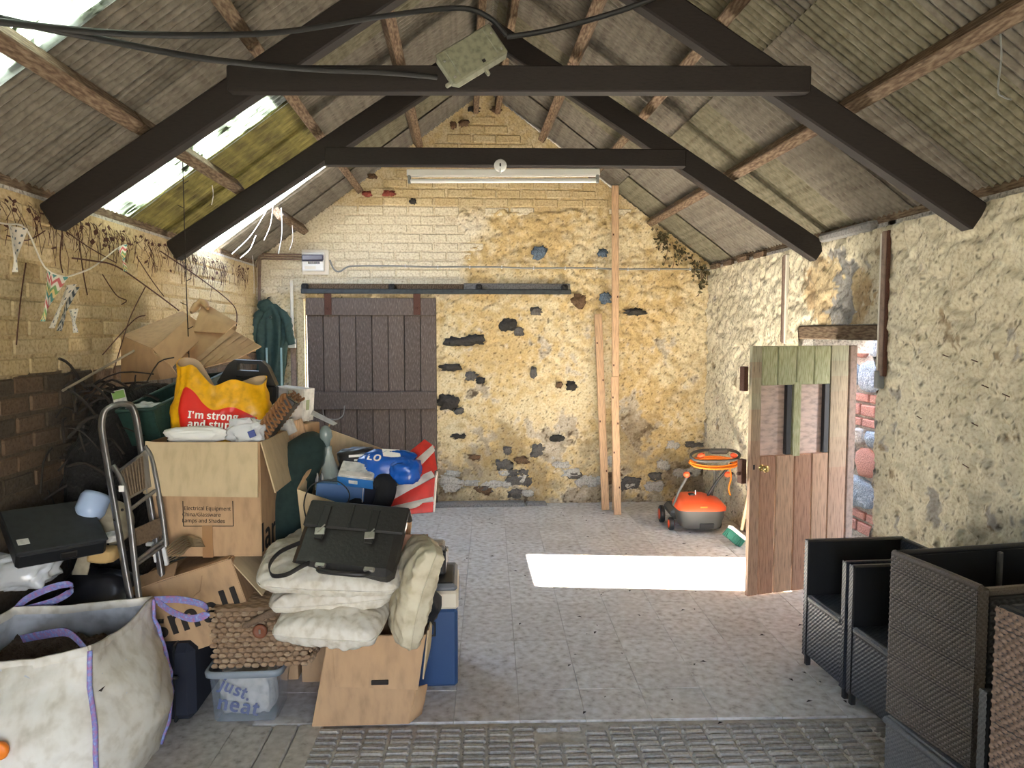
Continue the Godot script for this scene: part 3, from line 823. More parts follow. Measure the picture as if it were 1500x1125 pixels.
# ---------------------------------------------------------------- wicker furniture
func wicker_chair(called: String, label: String, at: Vector3, turn: float, w: float, deep: float, h: float, skin: String, inner: String, seat_y := 0.36) -> Node3D:
	# a cube chair; local -x is its open front, z runs across it
	var t := thing(called, label, "armchair", at, Vector3(0, turn, 0), "wicker garden seats")
	for s in [-1, 1]:
		var p := part(t, "arm", bx(Vector3(deep, h - 0.05, 0.03), 0.008, xf(Vector3(deep / 2, 0.05 + (h - 0.05) / 2, s * (w / 2 - 0.016)))), M[inner])
		part(p, "woven_skin", weave(Vector3(deep if s < 0 else 0.0, 0.05, s * (w / 2 - 0.001)), Vector3.LEFT if s < 0 else Vector3.RIGHT, Vector3.UP, deep, h - 0.05, 0.024, 0.01, 0.003, 0.004), M[skin])
		part(p, "woven_edge", weave(Vector3(0.0, 0.05, s * (w / 2 - 0.016) - 0.016), Vector3.BACK, Vector3.UP, 0.032, h - 0.05, 0.016, 0.01, 0.003, 0.004), M[skin])
		for x in [0.02, deep - 0.02]: part(t, "leg", bx(Vector3(0.025, 0.06, 0.025), 0.004, xf(Vector3(x, 0.03, s * (w / 2 - 0.016)))), M[inner])
	var b := part(t, "backrest", bx(Vector3(0.03, h - 0.05, w - 0.066), 0.006, xf(Vector3(deep - 0.016, 0.05 + (h - 0.05) / 2, 0))), M[inner])
	part(b, "woven_skin", weave(Vector3(deep - 0.032, 0.05, -w / 2 + 0.034), Vector3.BACK, Vector3.UP, w - 0.068, h - 0.06, 0.024, 0.01, 0.003, 0.004), M[skin])
	var st := part(t, "seat", bx(Vector3(deep - 0.04, 0.03, w - 0.07), 0.005, xf(Vector3((deep - 0.04) / 2, seat_y - 0.018, 0))), M[inner])
	part(st, "woven_top", weave(Vector3(0.0, seat_y - 0.003, w / 2 - 0.036), Vector3.RIGHT, Vector3.FORWARD, deep - 0.05, w - 0.07, 0.03, 0.012, 0.003, 0.004), M[skin])
	var ap := part(t, "apron", bx(Vector3(0.02, seat_y - 0.09, w - 0.07), 0.004, xf(Vector3(0.016, 0.06 + (seat_y - 0.09) / 2, 0))), M[inner])
	part(ap, "woven_skin", weave(Vector3(0.005, 0.06, -w / 2 + 0.036), Vector3.BACK, Vector3.UP, w - 0.072, seat_y - 0.06, 0.024, 0.01, 0.003, 0.004), M[skin])
	part(t, "front_rail", bx(Vector3(0.03, 0.03, w - 0.07), 0.01, xf(Vector3(0.012, seat_y - 0.012, 0))), M.wicker_grey)
	return t

func furniture() -> void:
	wicker_chair("wicker_chair", "black wicker cube chair beside the open plank door", Vector3(1.685, 0, -3.435), 2.0, 0.385, 0.51, 0.63, "wicker_navy", "furniture_dark")
	wicker_chair("wicker_chair", "black wicker cube chair between its twin and the tall brown wicker box", Vector3(1.7, 0, -3.025), 2.0, 0.385, 0.5, 0.63, "wicker_navy", "furniture_dark")
	# grey ottoman with an open brown wicker box standing on it
	var o := thing("wicker_ottoman", "low grey wicker ottoman under the open brown wicker box", "ottoman", Vector3(1.497, 0, -2.56), Vector3(0, 5, 0))
	part(o, "body", bx(Vector3(0.56, 0.27, 0.5), 0.01, xf(Vector3(0.285, 0.145, 0.25))), M.furniture_dark)
	part(o, "woven_side", weave(Vector3(0.002, 0.02, 0.0), Vector3.BACK, Vector3.UP, 0.5, 0.25, 0.02, 0.008, 0.0035), M.wicker_grey)
	part(o, "woven_side", weave(Vector3(0.002, 0.02, 0.502), Vector3.RIGHT, Vector3.UP, 0.56, 0.25, 0.02, 0.008, 0.0035), M.wicker_grey)
	var rim := MB.new()
	rim.tube(curve([Vector3(0.0, 0.272, 0), Vector3(0.0, 0.272, 0.25), Vector3(0.0, 0.272, 0.5)], 6), 0.014, 8)
	part(o, "rolled_edge", rim, M.wicker_grey)
	part(o, "lid", bx(Vector3(0.56, 0.012, 0.5), 0.004, xf(Vector3(0.285, 0.284, 0.25))), M.wicker_grey)
	var b := thing("wicker_box", "tall open-topped brown wicker box standing on a grey ottoman", "wicker box", Vector3(1.503, 0.29, -2.575), Vector3(0, 8, 0))
	var L := 0.385
	var s := part(b, "side_panel", bx(Vector3(0.026, 0.575, L), 0.006, xf(Vector3(0.015, 0.29, L / 2))), M.furniture_dark)
	part(s, "woven_skin", weave(Vector3(0.003, 0.003, 0.0), Vector3.BACK, Vector3.UP, L, 0.572, 0.021, 0.0098, 0.0042), M.wicker_brown)
	part(s, "woven_edge", weave(Vector3(0.0, 0.003, L + 0.001), Vector3.RIGHT, Vector3.UP, 0.04, 0.57, 0.02, 0.0098, 0.003), M.wicker_brown)
	var top := MB.new()
	top.tube(curve([Vector3(0.014, 0.578, 0), Vector3(0.014, 0.58, L / 2), Vector3(0.014, 0.578, L)], 6), 0.013, 8)
	part(b, "rolled_edge", top, M.wicker_brown)
	part(b, "side_panel", bx(Vector3(0.026, 0.575, L), 0.006, xf(Vector3(0.62, 0.29, L / 2))), M.furniture_dark)
	part(b, "back_panel", bx(Vector3(0.58, 0.575, 0.022), 0.006, xf(Vector3(0.317, 0.29, 0.013))), M.furniture_dark)
	var back_edge := MB.new()
	back_edge.tube([Vector3(0.01, 0.58, 0.013), Vector3(0.62, 0.58, 0.013)], 0.012, 8)
	part(b, "rolled_edge", back_edge, M.wicker_black)
	var f := part(b, "front_panel", bx(Vector3(0.56, 0.54, 0.02), 0.005, xf(Vector3(0.325, 0.28, L - 0.014))), M.furniture_dark)
	part(f, "woven_skin", weave(Vector3(0.05, 0.02, L - 0.003), Vector3.RIGHT, Vector3.UP, 0.5, 0.52, 0.026, 0.012, 0.004), M.wicker_black)
	part(f, "frame_rail", bx(Vector3(0.57, 0.025, 0.028), 0.006, xf(Vector3(0.325, 0.562, L - 0.014))), M.wicker_brown)
	part(b, "inner_post", bx(Vector3(0.018, 0.5, 0.018), 0.004, xf(Vector3(0.42, 0.32, 0.035))), M.aluminium)
	part(b, "bottom", bx(Vector3(0.6, 0.012, L - 0.02), 0.002, xf(Vector3(0.317, 0.008, L / 2))), M.furniture_dark)
	# armchair end standing before the box, and the brown seat at the edge of the view
	wicker_chair("wicker_chair", "grey wicker armchair standing before the open brown wicker box", Vector3(1.460, 0.641, -2.060) * Vector3(1, 0, 1) + Vector3(0.0, 0, 0.26), 0.0, 0.46, 0.6, 0.64, "wicker_grey", "furniture_dark", 0.3)
	var q := thing("wicker_ottoman", "low grey wicker ottoman carrying the tan wicker box", "ottoman", Vector3(1.11, 0, -1.5), Vector3(0, 6, 0))
	part(q, "body", bx(Vector3(0.5, 0.51, 0.42), 0.012, xf(Vector3(0.26, 0.258, 0.22))), M.furniture_dark)
	part(q, "woven_side", weave(Vector3(0.008, 0.02, 0.02), Vector3.BACK, Vector3.UP, 0.4, 0.48, 0.02, 0.0098, 0.0035), M.wicker_grey)
	var g := thing("wicker_box", "tan wicker box stacked on an ottoman before the grey armchair", "wicker box", Vector3(1.105, 0.515, -1.5), Vector3(0, 8, 0))
	var pn := part(g, "side_panel", bx(Vector3(0.026, 0.565, 0.4), 0.006, xf(Vector3(0.015, 0.285, 0.2))), M.furniture_dark)
	part(pn, "woven_skin", weave(Vector3(0.003, 0.003, 0.0), Vector3.BACK, Vector3.UP, 0.4, 0.562, 0.021, 0.0098, 0.0042), M.wicker_tan)
	part(g, "back_panel", bx(Vector3(0.5, 0.565, 0.022), 0.006, xf(Vector3(0.277, 0.285, 0.013))), M.furniture_dark)
	part(g, "side_panel", bx(Vector3(0.026, 0.565, 0.4), 0.006, xf(Vector3(0.54, 0.285, 0.2))), M.furniture_dark)
	part(g, "bottom", bx(Vector3(0.52, 0.012, 0.38), 0.002, xf(Vector3(0.277, 0.008, 0.2))), M.furniture_dark)

# ---------------------------------------------------------------- things on and before the far wall
func far_wall_things() -> void:
	plank_thing("timber_plank", "tall planed timber plank leaning on the far wall up to the roof", Vector3(1.400, 0.000, -6.920), Vector3(1.394, 2.976, -7.060), 0.062, 0.03, "plank_new")
	plank_thing("timber_plank", "short pale timber plank set before the foot of the tallest one", Vector3(1.380, 0.000, -6.788) + Vector3(0, 0, 0.05), Vector3(1.386, 1.232, -6.970), 0.066, 0.028, "plank_new")
	plank_thing("timber_plank", "medium timber plank leaning on the far wall with a small tag at its head", Vector3(1.306, 0.000, -6.926), Vector3(1.271, 1.811, -7.200), 0.07, 0.03, "plank_new")
	mower()
	broom()
	# consumer unit
	var u := thing("fuse_box", "white fuse box with smoked cover on the far wall", "fuse box", Vector3(-1.352, 2.284, ZB + 0.03))
	part(u, "back_board", bx(Vector3(0.245, 0.23, 0.016), 0.006), M.conduit_white)
	part(u, "case", bx(Vector3(0.2, 0.17, 0.06), 0.008, xf(Vector3(-0.012, 0.0, 0.036))), M.white_plastic)
	var cov := part(u, "cover", bx(Vector3(0.196, 0.055, 0.02), 0.008, xf(Vector3(-0.012, 0.035, 0.074))), M.smoke_plastic)
	part(cov, "cover_lip", bx(Vector3(0.19, 0.008, 0.012), 0.003, xf(Vector3(-0.012, 0.004, 0.084))), M.smoke_plastic)
	for k in 6: part(u, "breaker", bx(Vector3(0.01, 0.022, 0.012), 0.002, xf(Vector3(-0.045 + k * 0.018, -0.012, 0.07))), M.smoke_plastic if k % 3 else M.ink)
	part(u, "notice", bx(Vector3(0.1, 0.025, 0.002), 0.0, xf(Vector3(-0.035, -0.055, 0.067))), M.conduit_white)
	for k in 3:
		var m := MB.new()
		var y := 2.352 - k * 0.022
		m.tube(curve([Vector3(XL + 0.02 + 0.01 * k, y - 0.42 + 0.3 * float(k == 0), ZB + 0.045), Vector3(XL + 0.03 + 0.012 * k, y - 0.05, ZB + 0.045), Vector3(XL + 0.07, y, ZB + 0.045), Vector3(-1.7, y, ZB + 0.045), Vector3(-1.46, y, ZB + 0.045)], 20), 0.008, 6)
		single("conduit", m, M.conduit, ["topmost slim conduit running level from the wall corner to the fuse box", "middle one of three slim conduits between wall corner and fuse box", "lowest of three slim conduits between wall corner and fuse box"][k], "conduit", Vector3.ZERO, Vector3.ZERO, "conduits feeding the fuse box")
	var long := MB.new()
	var pts := [Vector3(-1.213, 2.300, -7.200), Vector3(-1.177, 2.219, -7.200), Vector3(-1.128, 2.195, -7.200), Vector3(-1.047, 2.239, -7.200)]
	for k in 12: pts.append(Vector3(-0.924, 2.249, -7.210) + Vector3(0.2975 * k, 0.004 * sin(k * 2.1) - 0.02 * k / 12.0, 0))
	long.tube(curve(pts, 70), 0.008, 6)
	var lc := thing("mains_cable", "grey mains cable clipped level across the far wall from the fuse box", "cable")
	part(lc, "cable", long, M.grey_plastic)
	for k in 10: part(lc, "clip", bx(Vector3(0.012, 0.03, 0.03), 0.003, xf(pts[k + 5] + Vector3(0.1, 0, -0.01))), M.white_plastic)
	var sw := thing("switch_box", "small white switch box under a white conduit beside the green coat", "switch", Vector3(-1.575, 1.538, -7.240))
	part(sw, "box", bx(Vector3(0.075, 0.085, 0.05), 0.006), M.white_plastic)
	part(sw, "rocker", bx(Vector3(0.018, 0.028, 0.01), 0.003, xf(Vector3(0.005, 0.005, 0.028))), M.conduit_white)
	part(sw, "drop_conduit", bx(Vector3(0.028, 0.54, 0.025), 0.006, xf(Vector3(0.004, 0.31, -0.005))), M.conduit_white)
	part(sw, "lower_conduit", bx(Vector3(0.05, 0.6, 0.02), 0.004, xf(Vector3(0.008, -0.34, -0.01))), M.conduit)
	single("cover_strip", bx(Vector3(0.07, 1.92, 0.03), 0.004), M.brick_pale, "pale timber strip on the wall beside the sliding door", "strip", Vector3(-1.495, 0.99, ZB + 0.03))
	coat()
	# conduits on the wall with the plank door
	var c1 := thing("wall_trunking", "ribbed brown trunking above the open plank door", "trunking", Vector3(XR - 0.03, 1.88, -5.47))
	part(c1, "channel", bx(Vector3(0.03, 0.64, 0.04), 0.005), M.conduit)
	part(c1, "channel", bx(Vector3(0.028, 0.64, 0.018), 0.005, xf(Vector3(-0.002, 0, 0.034))), M.conduit_white)
	part(c1, "channel", bx(Vector3(0.022, 0.62, 0.018), 0.004, xf(Vector3(0.0, 0, -0.033))), M.rust)
	var c2 := thing("wall_trunking", "ribbed brown trunking ending in a small grey box by the bright doorway", "trunking", Vector3(XR - 0.035, 1.8, -4.14))
	part(c2, "channel", bx(Vector3(0.03, 0.8, 0.04), 0.005), M.conduit)
	part(c2, "channel", bx(Vector3(0.026, 0.78, 0.016), 0.004, xf(Vector3(0.0, 0.0, -0.032))), M.conduit_white)
	part(c2, "channel", bx(Vector3(0.022, 0.8, 0.014), 0.004, xf(Vector3(0.0, 0.0, 0.03))), M.rust)
	part(c2, "end_box", bx(Vector3(0.04, 0.1, 0.05), 0.006, xf(Vector3(-0.002, -0.42, -0.02))), M.grey_plastic)
	for k in 7:
		var p: Vector3 = [Vector3(2.350, 1.531, -3.622), Vector3(2.350, 1.515, -3.409), Vector3(2.350, 1.404, -3.332), Vector3(2.350, 1.375, -3.197), Vector3(2.350, 1.226, -3.391), Vector3(2.350, 1.026, -3.442), Vector3(2.350, 1.210, -3.818)][k]
		single("bent_nail", wire([p + Vector3(0.01, 0, 0), p + Vector3(-0.02, 0.004, 0.02), p + Vector3(-0.028, -0.004, 0.075)], 0.0025, 5), M.rust, "bent rusty nail sticking out of the plastered wall by the doorway", "nail", Vector3.ZERO, Vector3.ZERO, "nails in the plaster")
	# dead ivy hanging in the far corner
	var iv := thing("dead_ivy", "dry brown ivy leaves hanging from the eaves in the far corner", "ivy", Vector3(2.3, 2.3, ZB + 0.06))
	var st := MB.new()
	var lv := MB.new()
	for k in 16:
		var x := -rng.randf() * 0.5
		var y0 := roof_y(2.3 + x, -0.01) - 2.3
		var a := Vector3(x, y0, 0.0)
		var b := a + Vector3(rng.randf_range(-0.06, 0.06), -rng.randf_range(0.08, 0.32), rng.randf_range(0, 0.04))
		st.tube(curve([a, (a + b) / 2 + Vector3(0.02, 0, 0.01), b], 6), 0.0025, 5)
		for j in 9:
			var p := a.lerp(b, j / 8.0) + Vector3(rng.randf_range(-0.04, 0.04), rng.randf_range(-0.03, 0.02), rng.randf_range(0, 0.03))
			var t := xf(p, Vector3(rng.randf_range(-50, 50), rng.randf_range(-60, 60), rng.randf_range(0, 360)))
			var s := rng.randf_range(0.012, 0.024)
			lv.oquad(t * Vector3(0, -s, 0), t * Vector3(-s * 0.8, 0, 0.004), t * Vector3(0, s * 1.2, 0), t * Vector3(s * 0.8, 0, 0.004), t.basis.z)
	part(iv, "stems", st, M.rust)
	part(iv, "leaves", lv, mat("dead_leaf", rgb(86, 78, 48), 0.9))

func plank_thing(called: String, label: String, a: Vector3, b: Vector3, w: float, t: float, m: String) -> void:
	var o := thing(called, label, "plank", a)
	var mb := MB.new()
	var d := b - a
	mb.bar(Vector3.ZERO + d.normalized() * 0.006, d, w, t, 0.003, Vector3(0, 0.2, 1))
	part(o, "board", mb, M[m])
	for k in 4:
		var p: Vector3 = d * [0.2, 0.45, 0.66, 0.85][k] + Vector3(w * 0.3 * (-1 if k % 2 else 1), 0, t * 0.52)
		part(o, "knot", bx(Vector3(0.012, 0.018, 0.002), 0.0008, xf(p, Vector3(-rad_to_deg(atan2(-d.z, d.y)), 0, 0))), M.rust)

func mower() -> void:
	var t := thing("lawn_mower", "orange and grey electric lawn mower with coiled cable by the far corner", "lawn mower", Vector3(1.93, 0, -6.25), Vector3(0, -4, 0))
	var hood := MB.new()
	var ring := func(y: float, x0: float, x1: float, z0: float, z1: float, pw: float) -> Array:
		var r := []
		for k in 28:
			var a := TAU * k / 28
			r.append(Vector3((x0 + x1) / 2 + (x1 - x0) / 2 * sign(cos(a)) * absf(cos(a)) ** pw, y, (z0 + z1) / 2 - (z1 - z0) / 2 * sign(sin(a)) * absf(sin(a)) ** pw))
		return r
	var box := MB.new()
	box.loft([ring.call(0.035, -0.12, 0.17, -0.1, 0.17, 0.5), ring.call(0.05, -0.14, 0.19, -0.12, 0.19, 0.5), ring.call(0.13, -0.155, 0.215, -0.13, 0.2, 0.45), ring.call(0.2, -0.165, 0.225, -0.14, 0.2, 0.45)])
	part(t, "grass_box", box, M.mower_grey)
	part(t, "box_grip", bx(Vector3(0.12, 0.045, 0.02), 0.008, xf(Vector3(0.06, 0.07, 0.192))), M.black_plastic)
	hood.loft([ring.call(0.19, -0.175, 0.235, -0.15, 0.21, 0.45), ring.call(0.215, -0.175, 0.235, -0.15, 0.208, 0.45), ring.call(0.255, -0.15, 0.2, -0.14, 0.17, 0.5), ring.call(0.285, -0.13, 0.1, -0.12, 0.06, 0.6), ring.call(0.292, -0.08, 0.04, -0.08, 0.0, 0.7)])
	var h := part(t, "hood", hood, M.orange)
	part(h, "vent", bx(Vector3(0.05, 0.02, 0.05), 0.006, xf(Vector3(-0.03, 0.292, 0.02))), M.black_plastic)
	part(h, "lever", bx(Vector3(0.008, 0.04, 0.01), 0.003, xf(Vector3(0.0, 0.31, 0.03))), M.white_plastic)
	part(h, "badge", bx(Vector3(0.06, 0.012, 0.003), 0.001, xf(Vector3(0.03, 0.225, 0.206))), M.orange_cable)
	part(t, "deck", bx(Vector3(0.36, 0.09, 0.36), 0.03, xf(Vector3(0.0, 0.1, -0.24))), M.mower_grey)
	for w in [[-0.205, 0.055, 0.06, 0.055], [-0.235, 0.075, -0.2, 0.075], [0.235, 0.075, -0.2, 0.075], [0.2, 0.055, 0.0, 0.055]]:
		var m := MB.new()
		var r: float = w[3]
		m.lathe([Vector2(0, -0.02), Vector2(r - 0.008, -0.02), Vector2(r, -0.012), Vector2(r, 0.012), Vector2(r - 0.008, 0.02), Vector2(0, 0.02)], 20, xf(Vector3(w[0], w[1], w[2]), Vector3(0, 0, 90)))
		var wh := part(t, "wheel", m, M.black_plastic)
		var hub := MB.new()
		hub.lathe([Vector2(0, -0.024), Vector2(r * 0.62, -0.024), Vector2(r * 0.62, 0.024), Vector2(0, 0.024)], 16, xf(Vector3(w[0], w[1], w[2]), Vector3(0, 0, 90)))
		part(wh, "hub_cap", hub, M.orange)
	part(t, "handle_bar", wire(curve([Vector3(-0.18, 0.2, 0.03), Vector3(-0.14, 0.32, 0.04), Vector3(-0.07, 0.46, 0.06)], 8), 0.011, 8), M.mower_grey)
	part(t, "handle_bar", wire(curve([Vector3(0.1, 0.27, 0.02), Vector3(0.17, 0.4, 0.04), Vector3(0.24, 0.5, 0.06), Vector3(0.29, 0.575, 0.07)], 10), 0.011, 8), M.black_plastic)
	part(t, "brace_bar", wire(curve([Vector3(0.15, 0.24, -0.05), Vector3(0.18, 0.42, -0.05), Vector3(0.14, 0.52, 0.0)], 8), 0.01, 8), M.mower_grey)
	for p in [Vector3(-0.085, 0.47, 0.075), Vector3(0.255, 0.47, 0.07)]:
		var kn := part(t, "clamp_knob", bx(Vector3(0.05, 0.045, 0.04), 0.012, xf(p)), M.orange)
		part(kn, "knob_bolt", bx(Vector3(0.02, 0.02, 0.03), 0.005, xf(p + Vector3(0.035, 0.01, 0))), M.ink)
	var loop := []
	for k in 33:
		var a := TAU * k / 32
		loop.append(Vector3(0.15 + 0.2 * sign(cos(a)) * absf(cos(a)) ** 0.6, 0.625 + 0.035 * sin(a) + 0.01 * cos(a), 0.06 - 0.08 * sin(a)))
	part(t, "handle_loop", wire(loop, 0.012, 8), M.mower_grey)
	part(t, "switch_housing", bx(Vector3(0.16, 0.045, 0.05), 0.015, xf(Vector3(0.19, 0.655, 0.02))), M.mower_grey)
	for x in [0.03, 0.3]: part(t, "grip", bx(Vector3(0.06, 0.04, 0.05), 0.014, xf(Vector3(x, 0.628, 0.08), Vector3(0, 0, 20 if x < 0.1 else -20))), M.orange)
	var coil := MB.new()
	for n in 7:
		var c := []
		for k in 29:
			var a := TAU * k / 28
			c.append(Vector3(0.13 + (0.2 - 0.006 * n) * cos(a + n), 0.572 + 0.012 * sin(n * 1.7) + (0.028 + 0.004 * (n % 3)) * sin(a + n), 0.09 + 0.012 * (n % 4) - 0.05 * sin(a + n)))
		coil.tube(c, 0.0065, 6, false)
	part(t, "coiled_cable", coil, M.orange_cable)
	part(t, "loose_cable", wire(curve([Vector3(0.26, 0.56, 0.08), Vector3(0.275, 0.45, 0.1), Vector3(0.255, 0.36, 0.1), Vector3(0.275, 0.3, 0.09)], 10), 0.006, 6), M.orange_cable)

func broom() -> void:
	var t := thing("broom", "upright broom with green bristles behind the open plank door", "broom", Vector3(2.09, 0.0, -5.72))
	part(t, "handle", wire([Vector3(0.05, 0.12, 0.0), Vector3(0.245, 1.25, 0.05)], 0.013, 10), M.plank_new)
	var k := xf(Vector3(0.01, 0.105, 0.02), Vector3(0, 15, -38))
	part(t, "head", bx(Vector3(0.18, 0.03, 0.05), 0.008), M.white_paint, k)
	var b := MB.new()
	for i in 15:
		for j in 5:
			var p := Vector3(-0.08 + i * 0.0115, -0.015, -0.018 + j * 0.009)
			b.tube([p, p + Vector3(rng.randf_range(-0.006, 0.006), -0.065, rng.randf_range(-0.01, 0.01))], [0.005, 0.0065], 5)
	part(t, "bristles", b, mat("bristle_green", rgb(40, 104, 84), 0.7), k)

func coat() -> void:
	var t := thing("coat", "dark green waxed coat hanging on the far wall by the sliding door", "coat", Vector3(-1.743, 1.900, -7.200) + Vector3(0, 0, 0.02))
	var g := mat("green_cloth", rgb(56, 80, 70), 0.8, 0, T.soft, Vector3.ONE * 3)
	var body := MB.new()
	body.grid(40, 22, func(a, b):
		var th: float = TAU * a
		var y: float = -0.82 * (1.0 - b)
		var w: float = lerpf(0.14, 0.105, smoothstep(-0.2, -0.55, y)) * smoothstep(0.06, -0.16, y - 0.02)
		w = maxf(w, 0.035)
		var fold: float = 0.02 * sin(th * 9.0 + 2.0 * sin(y * 5)) * smoothstep(0.0, -0.2, y) + 0.016 * sin(th * 5.0 + 1.0 + y * 3.0) * smoothstep(0.0, -0.1, y) + 0.012 * nz.get_noise_2d(th * 14, y * 60)
		return Vector3((w + fold) * cos(th) + 0.02 * y, y, -(0.038 + 0.9 * fold) * sin(th)), true)
	part(t, "body", body, g)
	var hood := MB.new()
	hood.blob(xf(Vector3(-0.05, -0.02, 0.01), Vector3(0, 0, 30)), Vector3(0.07, 0.06, 0.04), nz, 0.3, 16, 10, 0.9)
	part(t, "hood", hood, g)
	for s in [[-0.14, -0.16, -0.165, -0.34], [0.145, -0.15, 0.185, -0.37]]:
		var m := MB.new()
		m.tube(curve([Vector3(s[0] * 0.6, -0.07, 0.02), Vector3(s[0], s[1], 0.03), Vector3((s[0] + s[2]) / 2, (s[1] + s[3]) / 2, 0.04), Vector3(s[2], s[3], 0.03)], 12), [0.03, 0.034, 0.042, 0.036, 0.044, 0.036, 0.042, 0.034, 0.04, 0.034, 0.038, 0.032, 0.036], 14)
		part(t, "sleeve", m, g)
	var ey := MB.new()
	ey.lathe([Vector2(0.008, -0.003), Vector2(0.015, 0.0), Vector2(0.008, 0.003)], 14, xf(Vector3(0.01, -0.125, 0.075), Vector3(90, 0, 0)))
	part(t, "eyelet", ey, M.chrome)
	part(t, "coat_hook", wire(curve([Vector3(-0.03, 0.06, -0.06), Vector3(-0.03, 0.05, 0.0), Vector3(-0.03, 0.02, 0.02)], 6), 0.006, 6), M.iron)
	for x in [-0.03, 0.1]: part(t, "lining", bx(Vector3(0.018, 0.4, 0.006), 0.002, xf(Vector3(x, -0.6, 0.085))), mat("lining", rgb(150, 178, 176), 0.7))

# ---------------------------------------------------------------- things hung from the roof and the wall
func hanging_things() -> void:
	var j := thing("junction_box", "pale plastic junction box hanging crooked before the dark collar beam", "junction box", Vector3(0.044, 2.821, -3.390), Vector3(-8, 0, 33))
	part(j, "case", bx(Vector3(0.285, 0.165, 0.05), 0.022), mat("old_plastic", rgb(168, 168, 148), 0.55, 0, T.soft, Vector3.ONE * 4))
	part(j, "lid", bx(Vector3(0.272, 0.152, 0.016), 0.008, xf(Vector3(0, 0, 0.03))), mat("old_plastic_lid", rgb(146, 146, 122), 0.5, 0, T.soft, Vector3.ONE * 4))
	for x in [-0.118, 0.118]:
		part(j, "lid_rib", bx(Vector3(0.005, 0.12, 0.006), 0.002, xf(Vector3(x * 0.8, 0, 0.039))), M.old_plastic)
		for y in [-0.05, 0.03]:
			var sc := MB.new()
			sc.lathe([Vector2(0.0065, 0), Vector2(0.006, 0.004), Vector2(0, 0.006)], 10, xf(Vector3(x, y, 0.037), Vector3(90, 0, 0)))
			part(j, "screw", sc, M.chrome)
	part(j, "gland", bx(Vector3(0.016, 0.03, 0.02), 0.004, xf(Vector3(0.02, -0.09, 0))), M.old_plastic)
	part(j, "gland", bx(Vector3(0.03, 0.016, 0.02), 0.004, xf(Vector3(-0.15, -0.05, 0))), M.old_plastic)
	part(j, "drain_hole", bx(Vector3(0.014, 0.014, 0.003), 0.001, xf(Vector3(0.025, -0.055, 0.039))), M.ink)
	single("power_cable", wire(curve([Vector3(-1.364, 2.516, -2.250), Vector3(-1.342, 2.550, -2.400), Vector3(-1.096, 2.651, -2.750), Vector3(-0.724, 2.796, -3.100), Vector3(-0.321, 2.927, -3.250), Vector3(-0.016, 3.000, -3.330), Vector3(0.113, 2.979, -3.360), Vector3(0.193, 2.912, -3.380)], 50), 0.0115, 8), M.black_cable, "thick black cable looping over the top of the hanging junction box", "cable")
	single("power_cable", wire(curve([Vector3(-1.394, 2.559, -2.300), Vector3(-1.353, 2.567, -2.420), Vector3(-1.186, 2.613, -2.700), Vector3(-0.936, 2.643, -2.950), Vector3(-0.616, 2.696, -3.200), Vector3(-0.328, 2.721, -3.300), Vector3(-0.105, 2.729, -3.370)], 50), 0.0115, 8), M.black_cable, "thick black cable sagging to the lower end of the junction box", "cable")
	single("power_cable", wire(curve([Vector3(0.193, 2.906, -3.380), Vector3(0.331, 2.922, -3.360), Vector3(0.501, 2.950, -3.320), Vector3(0.694, 2.994, -3.270), Vector3(0.867, 3.049, -3.220)], 30), 0.0115, 8), M.black_cable, "thick black cable rising from the junction box towards the ridge", "cable")
	# strip light
	var l := thing("strip_light", "unlit white fluorescent strip light under the collar beam", "strip light", Vector3(0.268, 2.655, -5.07), Vector3(0, -4.4, 0))
	part(l, "channel", bx(Vector3(1.24, 0.045, 0.05), 0.006, xf(Vector3(0, 0.012, 0.04))), M.white_paint)
	var tu := MB.new()
	tu.tube([Vector3(-0.6, -0.04, 0.05), Vector3(0.6, -0.04, 0.05)], 0.014, 12)
	part(l, "lamp_tube", tu, M.white_plastic)
	for s in [-1, 1]: part(l, "lamp_holder", bx(Vector3(0.02, 0.055, 0.03), 0.004, xf(Vector3(s * 0.605, -0.028, 0.05))), M.grey_plastic)
	var r := thing("ceiling_switch", "round white pull-cord switch on the collar beam above the strip light", "switch", Vector3(0.241, 2.688, -4.920), Vector3(0, -4.4, 0))
	var rose := MB.new()
	rose.lathe([Vector2(0, 0.0), Vector2(0.04, 0.0), Vector2(0.04, 0.012), Vector2(0.03, 0.022), Vector2(0, 0.024)], 24, xf(Vector3.ZERO, Vector3(90, 0, 0)))
	part(r, "rose", rose, M.white_plastic)
	part(r, "rose_centre", bx(Vector3(0.01, 0.02, 0.01), 0.003, xf(Vector3(0, 0.002, 0.025))), M.ink)
	part(r, "pull_cord", wire([Vector3(0, -0.02, 0.025), Vector3(0, -0.062, 0.027)], 0.004, 6), M.white_plastic)
	single("hanging_wire", wire(curve([Vector3(1.845, 2.855, -2.620), Vector3(1.841, 2.688, -2.600), Vector3(1.850, 2.588, -2.600), Vector3(1.843, 2.478, -2.600), Vector3(1.864, 2.456, -2.600), Vector3(1.879, 2.441, -2.580)], 24), 0.0032, 6), M.grey_plastic, "kinked grey wire dangling from the corrugated roof over the wicker seats", "wire")
	# bunting pinned to the painted brick
	bunting()
